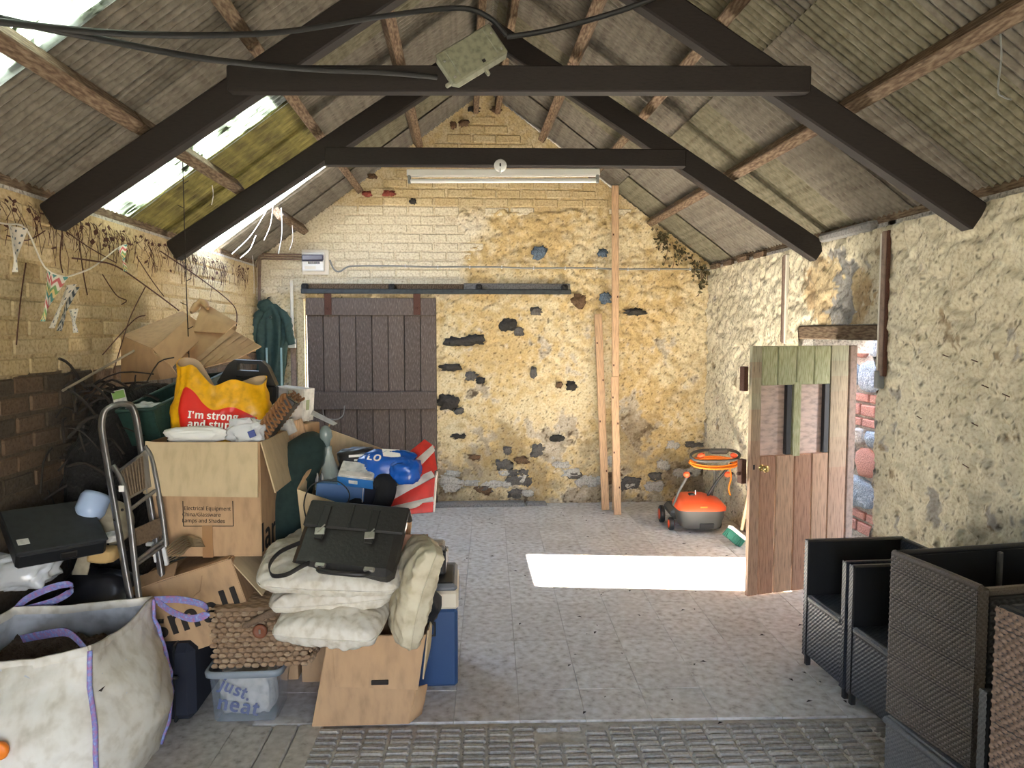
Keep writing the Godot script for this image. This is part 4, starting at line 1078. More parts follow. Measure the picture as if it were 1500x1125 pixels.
	# dry creepers
	var runs := [
		[Vector3(-1.840, 1.995, -3.794), Vector3(-1.850, 2.002, -4.011), Vector3(-1.850, 1.997, -4.277), Vector3(-1.840, 1.909, -4.647), Vector3(-1.830, 1.783, -5.119)], [Vector3(-1.870, 2.123, -3.795), Vector3(-1.860, 2.068, -4.002), Vector3(-1.860, 2.017, -4.302)], [Vector3(-1.860, 2.075, -4.568), Vector3(-1.850, 1.955, -4.746), Vector3(-1.850, 1.866, -4.928)],
		[Vector3(-1.850, 1.909, -4.653), Vector3(-1.830, 1.737, -4.396), Vector3(-1.800, 1.568, -4.185), Vector3(-1.760, 1.444, -3.997)], [Vector3(-1.870, 2.145, -4.949), Vector3(-1.860, 2.044, -5.521), Vector3(-1.850, 1.912, -6.173), Vector3(-1.850, 1.818, -6.456), Vector3(-1.850, 1.668, -6.443)], [Vector3(-1.870, 2.146, -3.778), Vector3(-1.870, 1.999, -3.743), Vector3(-1.870, 1.922, -3.761)],
		[Vector3(-1.870, 1.943, -3.457), Vector3(-1.870, 1.780, -3.404), Vector3(-1.870, 1.593, -3.359)], [Vector3(-1.870, 2.116, -3.924), Vector3(-1.870, 1.937, -3.958), Vector3(-1.870, 1.831, -3.991)], [Vector3(-1.870, 1.945, -4.161), Vector3(-1.870, 1.846, -4.312), Vector3(-1.870, 1.821, -4.437), Vector3(-1.870, 1.797, -4.375)], [Vector3(-1.800, 1.531, -3.974), Vector3(-1.700, 1.703, -4.106), Vector3(-1.650, 1.732, -4.138)], [Vector3(-1.870, 2.043, -3.325), Vector3(-1.870, 2.041, -3.475), Vector3(-1.870, 2.100, -3.621)]]
	for k in runs.size():
		single("creeper_stem", wire(curve(runs[k], 20), 0.0045 if k in [0, 4] else 0.003, 5), M.rust, "thin dry creeper stem clinging to the painted brick wall above the pile", "creeper", Vector3.ZERO, Vector3.ZERO, "dry creepers on the brick wall")
	var fr := MB.new()
	for k in 260:
		var z := rng.randf_range(-6.9, -3.15)
		var a := Vector3(XL + 0.026, 2.2 - 0.16 * rng.randf() * rng.randf(), z)
		var q := a + Vector3(0.01, -rng.randf_range(0.02, 0.16), rng.randf_range(-0.05, 0.05))
		fr.tube([a, (a + q) / 2 + Vector3(0.012, 0, rng.randf_range(-0.02, 0.02)), q], 0.0016, 3, false)
	for k in 130:
		var t := xf(Vector3(XL + 0.036, 2.2 - 0.2 * rng.randf() * rng.randf(), rng.randf_range(-6.9, -3.15)), Vector3(rng.randf_range(-60, 60), 90 + rng.randf_range(-60, 60), rng.randf_range(0, 360)))
		var s := rng.randf_range(0.008, 0.02)
		fr.quad(t * Vector3(0, -s, 0), t * Vector3(-s * 0.7, 0, 0), t * Vector3(0, s, 0), t * Vector3(s * 0.7, 0, 0))
	var rootlets := single("ivy_rootlets", fr, M.rust, "fringe of dry ivy rootlets along the top of the painted brick wall", "ivy")
	rootlets.set_meta("kind", "stuff")
	var th := thing("thorny_stem", "thin thorny stem hanging straight from the roof over the open carton", "stem", Vector3(-1.476, 2.659, -4.250))
	var hl: float = Vector3(-1.476, 2.659, -4.250).y - Vector3(-1.512, 1.375, -4.250).y
	part(th, "stem", wire(curve([Vector3(0, 0.2, 0), Vector3(0, -hl * 0.5, 0.004), Vector3(0.004, -hl, 0)], 12), 0.0028, 5), M.ink)
	for k in 9: part(th, "thorn", wire([Vector3(0, -0.1 - hl * k / 10.0, 0), Vector3(0.03 * (1 if k % 2 else -1), -0.085 - hl * k / 10.0, 0.01)], 0.002, 4), M.ink)
	var cw := mat("cobweb", rgb(225, 225, 222), 0.9)
	for k in 7:
		var ab: Array = [[Vector3(-1.403, 2.598, -5.900), Vector3(-1.499, 2.337, -6.000)], [Vector3(-1.412, 2.610, -6.200), Vector3(-1.487, 2.275, -6.400)], [Vector3(-1.417, 2.532, -6.600), Vector3(-1.443, 2.329, -6.600)], [Vector3(-1.559, 2.373, -6.000), Vector3(-1.707, 2.212, -6.100)], [Vector3(-1.899, 2.475, -7.100), Vector3(-1.874, 1.988, -7.100)], [Vector3(-1.572, 2.618, -5.000), Vector3(-1.568, 2.441, -5.000)], [Vector3(-1.430, 2.522, -5.800), Vector3(-1.739, 2.233, -6.000)]][k]
		single("cobweb_strand", wire(curve([ab[0], (ab[0] + ab[1]) / 2 + Vector3(0.02, -0.02, 0.02), ab[1]], 8), 0.003, 4), cw, "dusty cobweb strand hanging below the gap in the roof", "cobweb", Vector3.ZERO, Vector3.ZERO, "cobwebs by the roof gap")
	# dry leaves and crumbs blown over the floor
	var mm := MultiMesh.new()
	mm.transform_format = MultiMesh.TRANSFORM_3D
	var leaf := MB.new()
	leaf.quad(Vector3(0, 0, -0.018), Vector3(-0.008, 0.004, 0), Vector3(0, 0, 0.018), Vector3(0.008, 0.005, 0))
	mm.mesh = leaf.mesh()
	mm.instance_count = 110
	for k in 110:
		var p := Vector3(rng.randf_range(-0.1, 2.2), 0.003, rng.randf_range(-7.0, -3.0))
		mm.set_instance_transform(k, Transform3D(Basis.from_euler(Vector3(0, rng.randf() * TAU, 0)).scaled(Vector3.ONE * rng.randf_range(0.25, 1.1)), p))
	var mi := MultiMeshInstance3D.new()
	mi.name = "floor_litter"
	mi.multimesh = mm
	mi.material_override = M.ink
	mi.set_meta("kind", "stuff")
	metas(mi, "dry leaf crumbs scattered over the dusty floor", "litter")
	add_child(mi)

func print_tex(kind: int) -> ImageTexture:
	var im := Image.create(64, 96, false, Image.FORMAT_RGB8)
	for y in 96:
		for x in 64:
			var c := rgb(232, 226, 214)
			if kind == 0:
				var s := posmod(y + int(absf(fposmod(x, 24.0) - 12.0)), 48)
				c = [rgb(92, 150, 148), rgb(238, 232, 220), rgb(214, 116, 116), rgb(238, 232, 220), rgb(132, 168, 110), rgb(236, 214, 150)][int(s / 8.0)]
			elif kind == 1:
				if (Vector2(fposmod(x, 16.0) - 8.0, fposmod(y + (8 if int(x / 16.0) % 2 else 0), 16.0) - 8.0)).length() < 3.0: c = rgb(104, 116, 124)
			else:
				var s := posmod(y + int(absf(fposmod(x, 24.0) - 12.0)), 16)
				c = rgb(74, 84, 88) if s < 8 else rgb(206, 204, 194)
			im.set_pixel(x, y, c)
	return ImageTexture.create_from_image(im)

func bunting() -> void:
	var t := thing("bunting", "string of patterned cloth bunting flags on the painted brick wall", "bunting")
	var mats := []
	for k in 3:
		var m := mat("flag_%d" % k, Color.WHITE, 0.9)
		m.uv1_triplanar = false
		m.albedo_texture = print_tex(k)
		mats.append(m)
	var flags := [[[Vector3(-1.840, 2.082, -3.266), Vector3(-1.840, 2.082, -3.412), Vector3(-1.800, 1.884, -3.246)], 1], [[Vector3(-1.820, 1.915, -3.505), Vector3(-1.800, 1.895, -3.649), Vector3(-1.780, 1.688, -3.395)], 0], [[Vector3(-1.790, 1.850, -3.607), Vector3(-1.780, 1.867, -3.686), Vector3(-1.750, 1.659, -3.405)], 1], [[Vector3(-1.800, 1.840, -3.651), Vector3(-1.790, 1.857, -3.731), Vector3(-1.770, 1.647, -3.505)], 2], [[Vector3(-1.760, 1.742, -3.562), Vector3(-1.750, 1.753, -3.628), Vector3(-1.730, 1.641, -3.572)], 1], [[Vector3(-1.860, 2.090, -4.308), Vector3(-1.850, 2.127, -4.405), Vector3(-1.830, 1.973, -4.346)], 0]]
	for f in flags:
		var p: Array = f[0]
		var m := MB.new()
		for side in 2:
			m.grid(8, 10, func(a, b):
				var aa: float = a if side == 0 else 1.0 - a
				var top: Vector3 = p[0].lerp(p[1], aa)
				var q: Vector3 = p[2].lerp(top, maxf(b, 0.02))
				return q + Vector3(0.012 * sin(aa * 5.0 + b * 2.0) + (0.001 if side == 0 else -0.001), 0, 0))
		part(t, "flag", m, mats[f[1]])
	for s in [[Vector3(-1.850, 2.083, -3.158), Vector3(-1.840, 2.082, -3.266), Vector3(-1.840, 2.082, -3.412), Vector3(-1.820, 1.927, -3.512), Vector3(-1.800, 1.895, -3.649)], [Vector3(-1.800, 1.895, -3.649), Vector3(-1.850, 1.968, -4.009), Vector3(-1.860, 2.090, -4.308), Vector3(-1.860, 2.129, -4.429)]]:
		part(t, "tape", wire(curve(s, 16), 0.004, 5), M.conduit_white)

# ---------------------------------------------------------------- the pile
func panel(a: Vector3, b: Vector3, c: Vector3, d: Vector3, t := 0.005, bow := 0.0) -> MB:
	# a stiff sheet spanned by four corners, clockwise seen from its face; bow lifts its middle
	var m := MB.new()
	var n := ((c - a).cross(b - a) + (d - a).cross(c - a)).normalized()
	for s in 2:
		m.grid(6, 6, func(u, v):
			var uu: float = u if s == 0 else 1.0 - u
			var p := (a.lerp(d, uu)).lerp(b.lerp(c, uu), v)
			return p + n * ((t * 0.5 if s == 0 else -t * 0.5) + bow * sin(PI * uu) * sin(PI * v)))
	var q := [a, b, c, d]
	for k in 4:
		var e: Vector3 = q[k]
		var f: Vector3 = q[(k + 1) % 4]
		m.oquad(e + n * t * 0.5, f + n * t * 0.5, f - n * t * 0.5, e - n * t * 0.5, (e + f) * 0.5 - (a + b + c + d) * 0.25)
	return m

func settle(t: Node3D, base: Vector3) -> void:
	# parts were set out in the room's own measures; put the thing's origin at its foot
	t.position += base
	for c in t.get_children(): c.position -= base

func carton(t: Node3D, w: float, h: float, d: float, m: Material, shear := 0.0) -> void:
	# open corrugated-board box; local origin under its middle, front towards +z
	var x := w / 2
	var z := d / 2
	var s := Vector3(shear, 0, 0)
	var b := [Vector3(-x, 0, z), Vector3(x, 0, z), Vector3(x, 0, -z), Vector3(-x, 0, -z)]
	for k in 4:
		var e: Vector3 = b[k]
		var f: Vector3 = b[(k + 1) % 4]
		part(t, ["front_panel", "side_panel", "back_panel", "side_panel"][k], panel(e, e + Vector3(0, h, 0) + s, f + Vector3(0, h, 0) + s, f, 0.006, 0.006), m)
	part(t, "bottom", bx(Vector3(w, 0.006, d), 0.0, xf(Vector3(0, 0.003, 0))), m)

func cushion(w: float, l: float, t: float, sd: float, bend := 0.0, pw := 0.36) -> MB:
	var m := MB.new()
	for s in [1.0, -1.0]:
		m.grid(34, 30, func(a, b):
			var x: float = (a * 2.0 - 1.0) * s
			var y: float = b * 2.0 - 1.0
			var cut := 1.0 - 0.13 * pow(absf(x * y), 3.0)
			var px := x * (1.0 - 0.04 * (1.0 - y * y) * absf(x)) * cut
			var py := y * (1.0 - 0.04 * (1.0 - x * x) * absf(y)) * cut
			var edge := pow(maxf((1.0 - x * x) * (1.0 - y * y), 0.0), pw)
			var near := smoothstep(0.55, 1.0, maxf(absf(x), absf(y)))
			var wr := 0.22 * nf.get_noise_3d(x * 3.2 + sd, y * 3.2, s * 5) + near * 0.12 * sin((x * y * 0.0 + atan2(y, x)) * 26.0 + sd)
			return Vector3(px * w * 0.5, s * t * 0.5 * edge * (1.0 + wr) + bend * (1.0 - x * x) * 1.0 + 0.012 * nz.get_noise_2d(x * 20 + sd, y * 20), -py * l * 0.5))
	return m

func sack(w: float, h: float, d: float, sd: float, amp := 0.25, pw := 0.75) -> MB:
	# a slumped, creased bag standing on its base
	var m := MB.new()
	m.grid(44, 26, func(a, b):
		var th: float = TAU * a
		var ph: float = PI * (b - 0.5)
		var v := Vector3(cos(ph) * cos(th), sin(ph), -cos(ph) * sin(th))
		var e := Vector3(sign(v.x) * absf(v.x) ** pw, sign(v.y) * absf(v.y) ** pw, sign(v.z) * absf(v.z) ** pw)
		var r: float = 1.0 + amp * nz.get_noise_3d(v.x * 9 + sd, v.y * 9, v.z * 9) + 0.35 * amp * absf(nf.get_noise_3d(v.x * 3 + sd, v.y * 3, v.z * 3))
		var p := e * Vector3(w, h, d) * 0.5 * r
		p.y = maxf(p.y + h * 0.5, 0.0)
		return p, true)
	return m

func pile_materials() -> void:
	ntex("card", 71, 0.014, [[0.0, grey(0.86)], [0.5, grey(0.96)], [1.0, grey(1.0)]], 512, FastNoiseLite.TYPE_SIMPLEX_SMOOTH, 5)
	ntex("stain", 72, 0.02, [[0.0, rgb(200, 192, 176)], [0.32, rgb(228, 222, 212)], [0.55, rgb(247, 244, 240)], [1.0, Color.WHITE]], 512, FastNoiseLite.TYPE_SIMPLEX_SMOOTH, 5)
	var fl := ntex("flute", 73, 0.03, [])
	mat("card", rgb(196, 160, 120), 0.85, 0, T.card, Vector3(2.5, 0.9, 2.5), fl, 0.05)
	mat("card_pale", rgb(206, 184, 146), 0.85, 0, T.card, Vector3(2.5, 0.9, 2.5), fl, 0.05)
	mat("tape", rgb(164, 124, 84), 0.3, 0)
	mat("bag_white", rgb(224, 222, 212), 0.55, 0, T.stain, Vector3.ONE * 1.4, T.rough, 0.05)
	mat("bag_inner", rgb(214, 218, 222), 0.6, 0, T.soft, Vector3.ONE * 2)
	mat("strap_purple", rgb(226, 220, 232), 0.6, 0, ntex("braid", 74, 0.06, [[0.0, rgb(214, 100, 104)], [0.36, rgb(190, 150, 190)], [0.5, rgb(150, 140, 206)], [0.64, rgb(130, 170, 220)], [1.0, rgb(240, 232, 240)]], 256), Vector3(3, 3, 3))
	mat("soil", rgb(88, 70, 54), 0.98, 0, T.grain, Vector3.ONE * 5, T.rough, 1.5)
	mat("cushion_white", rgb(226, 222, 210), 0.85, 0, T.stain, Vector3.ONE * 1.9)
	mat("cushion_cream", rgb(214, 206, 180), 0.85, 0, T.stain, Vector3.ONE * 1.3)
	mat("leather", rgb(44, 42, 40), 0.42, 0, ntex("scuff", 75, 0.04, [[0.0, grey(0.75)], [0.62, grey(0.9)], [0.72, rgb(255, 250, 240)], [1.0, Color.WHITE]]), Vector3.ONE * 3, T.rough, 0.06)
	mat("leather_edge", rgb(34, 32, 31), 0.4)
	mat("bin_bag", rgb(24, 25, 30), 0.28)
	mat("black_cloth", rgb(26, 27, 31), 0.95, 0, T.soft, Vector3.ONE * 4)
	mat("navy_cloth", rgb(30, 34, 46), 0.9)
	mat("dark_green_cloth", rgb(38, 58, 54), 0.95, 0, T.soft, Vector3.ONE * 3)
	mat("cooler_blue", rgb(38, 70, 112), 0.4)
	mat("cooler_band", rgb(216, 206, 184), 0.5)
	mat("cooler_lid", rgb(112, 116, 122), 0.5)
	mat("hamper", rgb(166, 138, 110), 0.8, 0, T.stain, Vector3.ONE * 2.5)
	mat("hamper_pale", rgb(180, 156, 128), 0.8, 0, T.stain, Vector3.ONE * 2.5)
	mat("rope", rgb(132, 108, 86), 0.9, 0, T.grain, Vector3.ONE * 8)
	mat("basket", rgb(146, 100, 58), 0.7, 0, T.grain, Vector3.ONE * 6)
	mat("yellow_bag", rgb(248, 184, 22), 0.35, 0, T.soft, Vector3.ONE * 3)
	mat("red_print", rgb(222, 44, 32), 0.4)
	mat("white_print", rgb(244, 240, 232), 0.6)
	mat("blue_print", rgb(44, 62, 130), 0.6)
	mat("bag_inside", rgb(176, 150, 116), 0.5)
	mat("green_trough", rgb(46, 74, 66), 0.5, 0, T.soft, Vector3.ONE * 4)
	mat("blue_bag", rgb(24, 86, 176), 0.25)
	mat("blue_card", rgb(52, 92, 140), 0.5)
	mat("sky_print", rgb(52, 120, 190), 0.5)
	mat("red_card", rgb(226, 62, 52), 0.5, 0, T.soft, Vector3.ONE * 2)
	mat("white_card", rgb(228, 220, 210), 0.6, 0, T.soft, Vector3.ONE * 2)
	mat("paper", rgb(224, 222, 214), 0.8, 0, T.soft, Vector3.ONE * 3)
	mat("brushwood", rgb(34, 32, 30), 0.95, 0, T.grain, Vector3.ONE * 3, T.rough, 1.5)
	mat("twig", rgb(50, 44, 38), 0.9)
	mat("lampshade", rgb(190, 178, 150), 0.85, 0, T.soft, Vector3.ONE * 2)
	mat("ladder_tread", rgb(136, 116, 94), 0.7, 0.2, T.grain, Vector3.ONE * 3)
	mat("water_bottle", rgb(176, 196, 226), 0.25)
	mat("bottle_cap", rgb(40, 80, 190), 0.4)
	var g := mat("clear_plastic", Color(0.66, 0.7, 0.74, 0.26), 0.12)
	g.transparency = BaseMaterial3D.TRANSPARENCY_ALPHA
	mat("tub_rim", rgb(138, 146, 152), 0.25)
	var f := mat("film", Color(0.92, 0.94, 0.95, 0.62), 0.2)
	f.transparency = BaseMaterial3D.TRANSPARENCY_ALPHA
	var gl := mat("bottle_glass", Color(0.75, 0.82, 0.8, 0.35), 0.05)
	gl.transparency = BaseMaterial3D.TRANSPARENCY_ALPHA

func pile() -> void:
	pile_materials()
	bulk_bag()
	lower_row()
	cushions()
	cartons()
	upper_row()
	open_carton()
	far_heap()
	ladder()

func bulk_bag() -> void:
	var t := thing("bulk_bag", "open white woven builder's bag with braided corner loops, half full", "bulk bag", Vector3(-1.5, 0, -2.83))
	var o := Vector3(-1.5, 0, -2.83)
	var rim := [Vector3(-1.272, 0.57, -2.63) - o, Vector3(-1.25, 0.572, -3.12) - o, Vector3(-1.736, 0.575, -3.02) - o, Vector3(-1.765, 0.57, -2.56) - o]
	var foot := [Vector3(-1.225, 0.0, -2.5) - o, Vector3(-1.215, 0.0, -3.06) - o, Vector3(-1.75, 0.0, -3.04) - o, Vector3(-1.77, 0.0, -2.45) - o]
	var ring := func(h: float, inset: float) -> Array:
		var r := []
		for k in 4:
			for j in 12:
				var f := j / 12.0
				var a: Vector3 = (foot[k] as Vector3).lerp(rim[k], h)
				var b: Vector3 = (foot[(k + 1) % 4] as Vector3).lerp(rim[(k + 1) % 4], h)
				var p := a.lerp(b, f)
				var out := Vector3(p.x, 0, p.z).normalized()
				var bulge := 0.075 * sin(PI * f) * sin(PI * clampf(h, 0.0, 1.0)) + 0.05 * sin(PI * minf(h * 1.2, 1.0))
				var crease := 0.006 * nz.get_noise_3d(p.x * 190 + 9, h * 160, p.z * 190) + 0.02 * nz.get_noise_3d(p.x * 70, h * 55, p.z * 70) + 0.008 * sin(h * 22.0 + f * 9.0 + k) * sin(PI * f) * (1.0 - h)
				p += out * (bulge + crease - inset)
				p.y += -0.035 * sin(PI * f) * smoothstep(0.7, 1.0, h) * (1.0 if k in [0, 3] else 0.3)
				r.append(p)
		return r
	var m := MB.new()
	var rings := []
	for k in 27: rings.append(ring.call(k / 26.0, 0.0))
	m.loft(rings, false)
	part(t, "body", m, M.bag_white)
	var inn := MB.new()
	var r2 := []
	for k in 9: r2.append(ring.call(1.0 - k * 0.045, 0.006))
	inn.loft(r2, false)
	part(t, "inner_face", inn, M.bag_inner)
	var hem := MB.new()
	var hp: Array = ring.call(1.0, 0.002)
	hp.append(hp[0])
	hem.strap(hp, Vector3.UP, 0.03, 0.012)
	part(t, "hem", hem, M.bag_white)
	for k in [0, 1]:
		var s := []
		for j in 16: s.append(ring.call(j / 15.0, -0.004)[k * 12])
		var sm := MB.new()
		sm.tube(s, 0.009, 6)
		part(t, "corner_seam", sm, M.strap_purple)
	var loops := [
		[Vector3(-1.232, 0.576, -3.100), Vector3(-1.127, 0.590, -3.060), Vector3(-1.021, 0.580, -3.020), Vector3(-1.000, 0.552, -3.000), Vector3(-1.067, 0.526, -3.020), Vector3(-1.155, 0.541, -3.060), Vector3(-1.222, 0.567, -3.100)],
		[Vector3(-1.278, 0.566, -2.630), Vector3(-1.335, 0.590, -2.680), Vector3(-1.409, 0.588, -2.750), Vector3(-1.540, 0.541, -2.850), Vector3(-1.641, 0.508, -2.900)],
		[Vector3(-1.735, 0.570, -3.020), Vector3(-1.704, 0.607, -3.050), Vector3(-1.631, 0.639, -3.080), Vector3(-1.568, 0.647, -3.100), Vector3(-1.561, 0.619, -3.100), Vector3(-1.612, 0.589, -3.080), Vector3(-1.701, 0.569, -3.050), Vector3(-1.725, 0.567, -3.020)]]
	for k in 3:
		var pts := []
		for p in loops[k]: pts.append(p - o)
		var lm := MB.new()
		lm.strap(curve(pts, 28), Vector3(0.2, 1, 0.3), 0.03, 0.004)
		part(t, "lifting_loop", lm, M.strap_purple)
	var soil := relief(Vector3(-1.73, 0.43, -2.62), Vector3.RIGHT, Vector3.FORWARD, 0.5, 0.43, 0.008, func(a, b): return 0.035 * nz.get_noise_2d(a * 50, b * 50) + 0.016 * nf.get_noise_2d(a * 40, b * 40) + 0.04 * smoothstep(0.1, 0.4, b) , nothing)
	single("soil_heap", soil, M.soil, "dark crumbly soil heaped inside the white builder's bag", "soil")

func lower_row() -> void:
	# clear tub with a printed paper bag inside
	var t := thing("storage_tub", "clear plastic storage tub on the floor under the wicker hamper", "tub", Vector3(-0.925, 0, -3.32))
	var ring := func(w: float, d: float, y: float) -> Array:
		var r := []
		for k in 32:
			var a := TAU * k / 32
			r.append(Vector3(w / 2 * sign(cos(a)) * absf(cos(a)) ** 0.28, y, -d / 2 * sign(sin(a)) * absf(sin(a)) ** 0.28))
		return r
	var m := MB.new()
	m.loft([ring.call(0.25, 0.21, 0.004), ring.call(0.27, 0.23, 0.012), ring.call(0.3, 0.26, 0.215)], false)
	part(t, "wall", m, M.clear_plastic)
	part(t, "base", bx(Vector3(0.24, 0.004, 0.2), 0.001, xf(Vector3(0, 0.004, 0))), M.clear_plastic)
	var rm := MB.new()
	rm.loft([ring.call(0.3, 0.26, 0.205), ring.call(0.325, 0.285, 0.207), ring.call(0.33, 0.29, 0.225), ring.call(0.315, 0.275, 0.235), ring.call(0.3, 0.26, 0.232)], false)
	part(t, "rim", rm, M.tub_rim)
	var b := thing("paper_bag", "white paper bag with blue lettering inside the clear tub", "paper bag", Vector3(-0.935, 0.008, -3.32))
	part(b, "bag", sack(0.22, 0.19, 0.16, 3.0, 0.22, 0.45), M.paper)
	lettering(b, "just.", 0.05, M.blue_print, xf(Vector3(-0.028, 0.13, 0.099), Vector3(-4, 2, -26)), true, 0.002)
	lettering(b, "neat", 0.062, M.blue_print, xf(Vector3(-0.02, 0.06, 0.1), Vector3(2, 0, -13)), true, 0.002)
	# hamper
	var h := thing("wicker_hamper", "brown woven hamper with a round button clasp on the clear tub", "hamper", Vector3(-0.85, 0.236, -3.33), Vector3(0, -2, 1.5))
	var w := 0.42
	var d := 0.24
	part(h, "body", bx(Vector3(w - 0.04, 0.2, d - 0.04), 0.01, xf(Vector3(0, 0.1, 0))), mat("hamper_core", rgb(166, 138, 110), 0.9, 0, T.stain, Vector3.ONE * 2.5))
	var lid := part(h, "lid", bx(Vector3(w - 0.034, 0.05, d - 0.034), 0.012, xf(Vector3(0, 0.228, 0))), M.hamper_core)
	var strands := []
	for e in 3: strands.append(bx(Vector3(0.0335 - 0.002 * e, 0.0185, 0.017), 0.007).mesh())
	for j in 11:
		var y := 0.012 + j * 0.0222
		for i in 12:
			var x := -w / 2 + 0.022 + i * 0.0342 + (0.006 if j % 2 else -0.006)
			part(lid if j > 8 else h, "strand", strands[rng.randi() % 3], M[["hamper", "hamper", "hamper_pale"][rng.randi() % 3]], xf(Vector3(x, y + rng.randf_range(-0.0015, 0.0015), d / 2 - 0.006 + (0.004 if (i + j) % 2 else 0.0)), Vector3(0, 0, rng.randf_range(-4, 4))))
		for i in 6:
			part(lid if j > 8 else h, "strand", strands[rng.randi() % 3], M[["hamper", "hamper_pale"][rng.randi() % 2]], xf(Vector3(w / 2 - 0.006 + (0.004 if (i + j) % 2 else 0.0), y, d / 2 - 0.035 - i * 0.0342), Vector3(0, 90, 0)))
	part(lid, "woven_top", weave(Vector3(-w / 2 + 0.012, 0.252, d / 2 - 0.012), Vector3.RIGHT, Vector3.FORWARD, w - 0.024, d - 0.024, 0.05, 0.0215, 0.005, 0.003), M.hamper)
	var bt := MB.new()
	bt.lathe([Vector2(0, -0.004), Vector2(0.03, -0.004), Vector2(0.03, 0.008), Vector2(0.022, 0.012), Vector2(0.018, 0.008), Vector2(0, 0.008)], 22, xf(Vector3(0.01, 0.165, d / 2 + 0.015), Vector3(90, 0, 0)))
	var bu := part(h, "button", bt, mat("button", rgb(124, 72, 46), 0.5))
	part(bu, "button_eye", bx(Vector3(0.008, 0.02, 0.004), 0.0015, xf(Vector3(0.01, 0.165, d / 2 + 0.025))), M.chrome)
	for r in [[Vector3(-0.06, 0.185, 0.135), Vector3(0.0, 0.215, 0.14), Vector3(0.06, 0.24, 0.13), Vector3(0.12, 0.27, 0.1)], [Vector3(0.1, 0.155, 0.135), Vector3(0.115, 0.2, 0.14), Vector3(0.14, 0.25, 0.13), Vector3(0.16, 0.27, 0.09)]]:
		var rp := MB.new()
		rp.tube(curve(r, 14), [0.008, 0.012, 0.015, 0.013, 0.016, 0.014, 0.017, 0.015, 0.018, 0.016, 0.018, 0.017, 0.018, 0.016, 0.014], 8)
		part(h, "twisted_strap", rp, M.rope)
	# black suitcase in the dark gap
	var s := thing("suitcase", "black suitcase standing in the dark gap beside the white bag", "suitcase", Vector3(-1.235, 0, -3.42))
	part(s, "shell", bx(Vector3(0.2, 0.33, 0.4), 0.03, xf(Vector3(0, 0.17, 0))), M.navy_cloth)
	part(s, "zip", bx(Vector3(0.012, 0.334, 0.404), 0.004, xf(Vector3(0.02, 0.17, 0))), M.black_plastic)
	part(s, "side_handle", wire(curve([Vector3(-0.05, 0.2, 0.2), Vector3(-0.05, 0.21, 0.225), Vector3(0.03, 0.21, 0.225), Vector3(0.03, 0.2, 0.2)], 12), 0.008, 6), M.black_plastic)
	# carton with its flaps folded down
	var c := thing("cardboard_box", "brown cardboard box with folded-down flaps holding the white cushions", "cardboard box", Vector3(-0.435, 0, -3.3))
	carton(c, 0.4, 0.385, 0.28, M.card, 0.075)
	part(c, "front_flap", panel(Vector3(-0.09, 0.2, 0.205), Vector3(-0.11, 0.385, 0.15), Vector3(0.275, 0.385, 0.15), Vector3(0.245, 0.18, 0.215), 0.006, 0.012), M.card)
	part(c, "side_flap", panel(Vector3(0.262, 0.19, 0.14), Vector3(0.285, 0.4, 0.14), Vector3(0.295, 0.4, -0.1), Vector3(0.272, 0.2, -0.1), 0.006, 0.01), M.card_pale)
	part(c, "torn_flap", panel(Vector3(0.2, 0.005, 0.15), Vector3(0.235, 0.16, 0.15), Vector3(0.275, 0.13, 0.06), Vector3(0.25, 0.01, 0.08), 0.006, 0.02), M.card)
	part(c, "hand_slot", bx(Vector3(0.07, 0.02, 0.008), 0.002, xf(Vector3(0.09, 0.215, 0.212))), M.ink)
	var dk := MB.new()
	dk.blob(xf(Vector3(-0.2, 0.47, -3.32), Vector3(0, 0, 20)), Vector3(0.085, 0.11, 0.13), nz, 0.4, 24, 16, 0.8)
	single("dark_jacket", dk, M.black_cloth, "black jacket bundled on the box between the upright cushion and the cooler", "jacket")
	# cool box with a black case on its lid
	var k := thing("cool_box", "blue cool box with a cream band and grey lid", "cool box", Vector3(-0.175, 0, -3.66))
	part(k, "body", bx(Vector3(0.29, 0.37, 0.36), 0.014, xf(Vector3(0, 0.186, 0))), M.cooler_blue)
	part(k, "band", bx(Vector3(0.3, 0.085, 0.37), 0.012, xf(Vector3(0, 0.412, 0))), M.cooler_band)
	part(k, "lid", bx(Vector3(0.29, 0.035, 0.36), 0.014, xf(Vector3(0, 0.468, 0))), M.cooler_lid)
	part(k, "lid_recess", bx(Vector3(0.09, 0.014, 0.28), 0.005, xf(Vector3(0.08, 0.484, 0.02))), M.black_plastic)
	var la := part(k, "latch", bx(Vector3(0.05, 0.07, 0.012), 0.004, xf(Vector3(0.02, 0.28, 0.184))), M.black_plastic)
	part(la, "latch_tab", bx(Vector3(0.03, 0.045, 0.012), 0.004, xf(Vector3(0.02, 0.28, 0.19))), M.cooler_blue)
	part(k, "side_rib", bx(Vector3(0.012, 0.05, 0.24), 0.005, xf(Vector3(0.148, 0.41, 0))), M.cooler_lid)
	var e := thing("tool_case", "small black and silver case standing on the cool box lid", "case", Vector3(-0.165, 0.491, -3.66))
	part(e, "case", bx(Vector3(0.16, 0.12, 0.13), 0.012, xf(Vector3(0, 0.06, 0))), M.black_plastic)
	part(e, "top_plate", bx(Vector3(0.15, 0.03, 0.12), 0.01, xf(Vector3(0, 0.13, 0))), M.aluminium)
	for z in [-0.03, 0.03]: part(e, "clasp", bx(Vector3(0.014, 0.06, 0.022), 0.004, xf(Vector3(0.084, 0.085, z))), M.chrome)

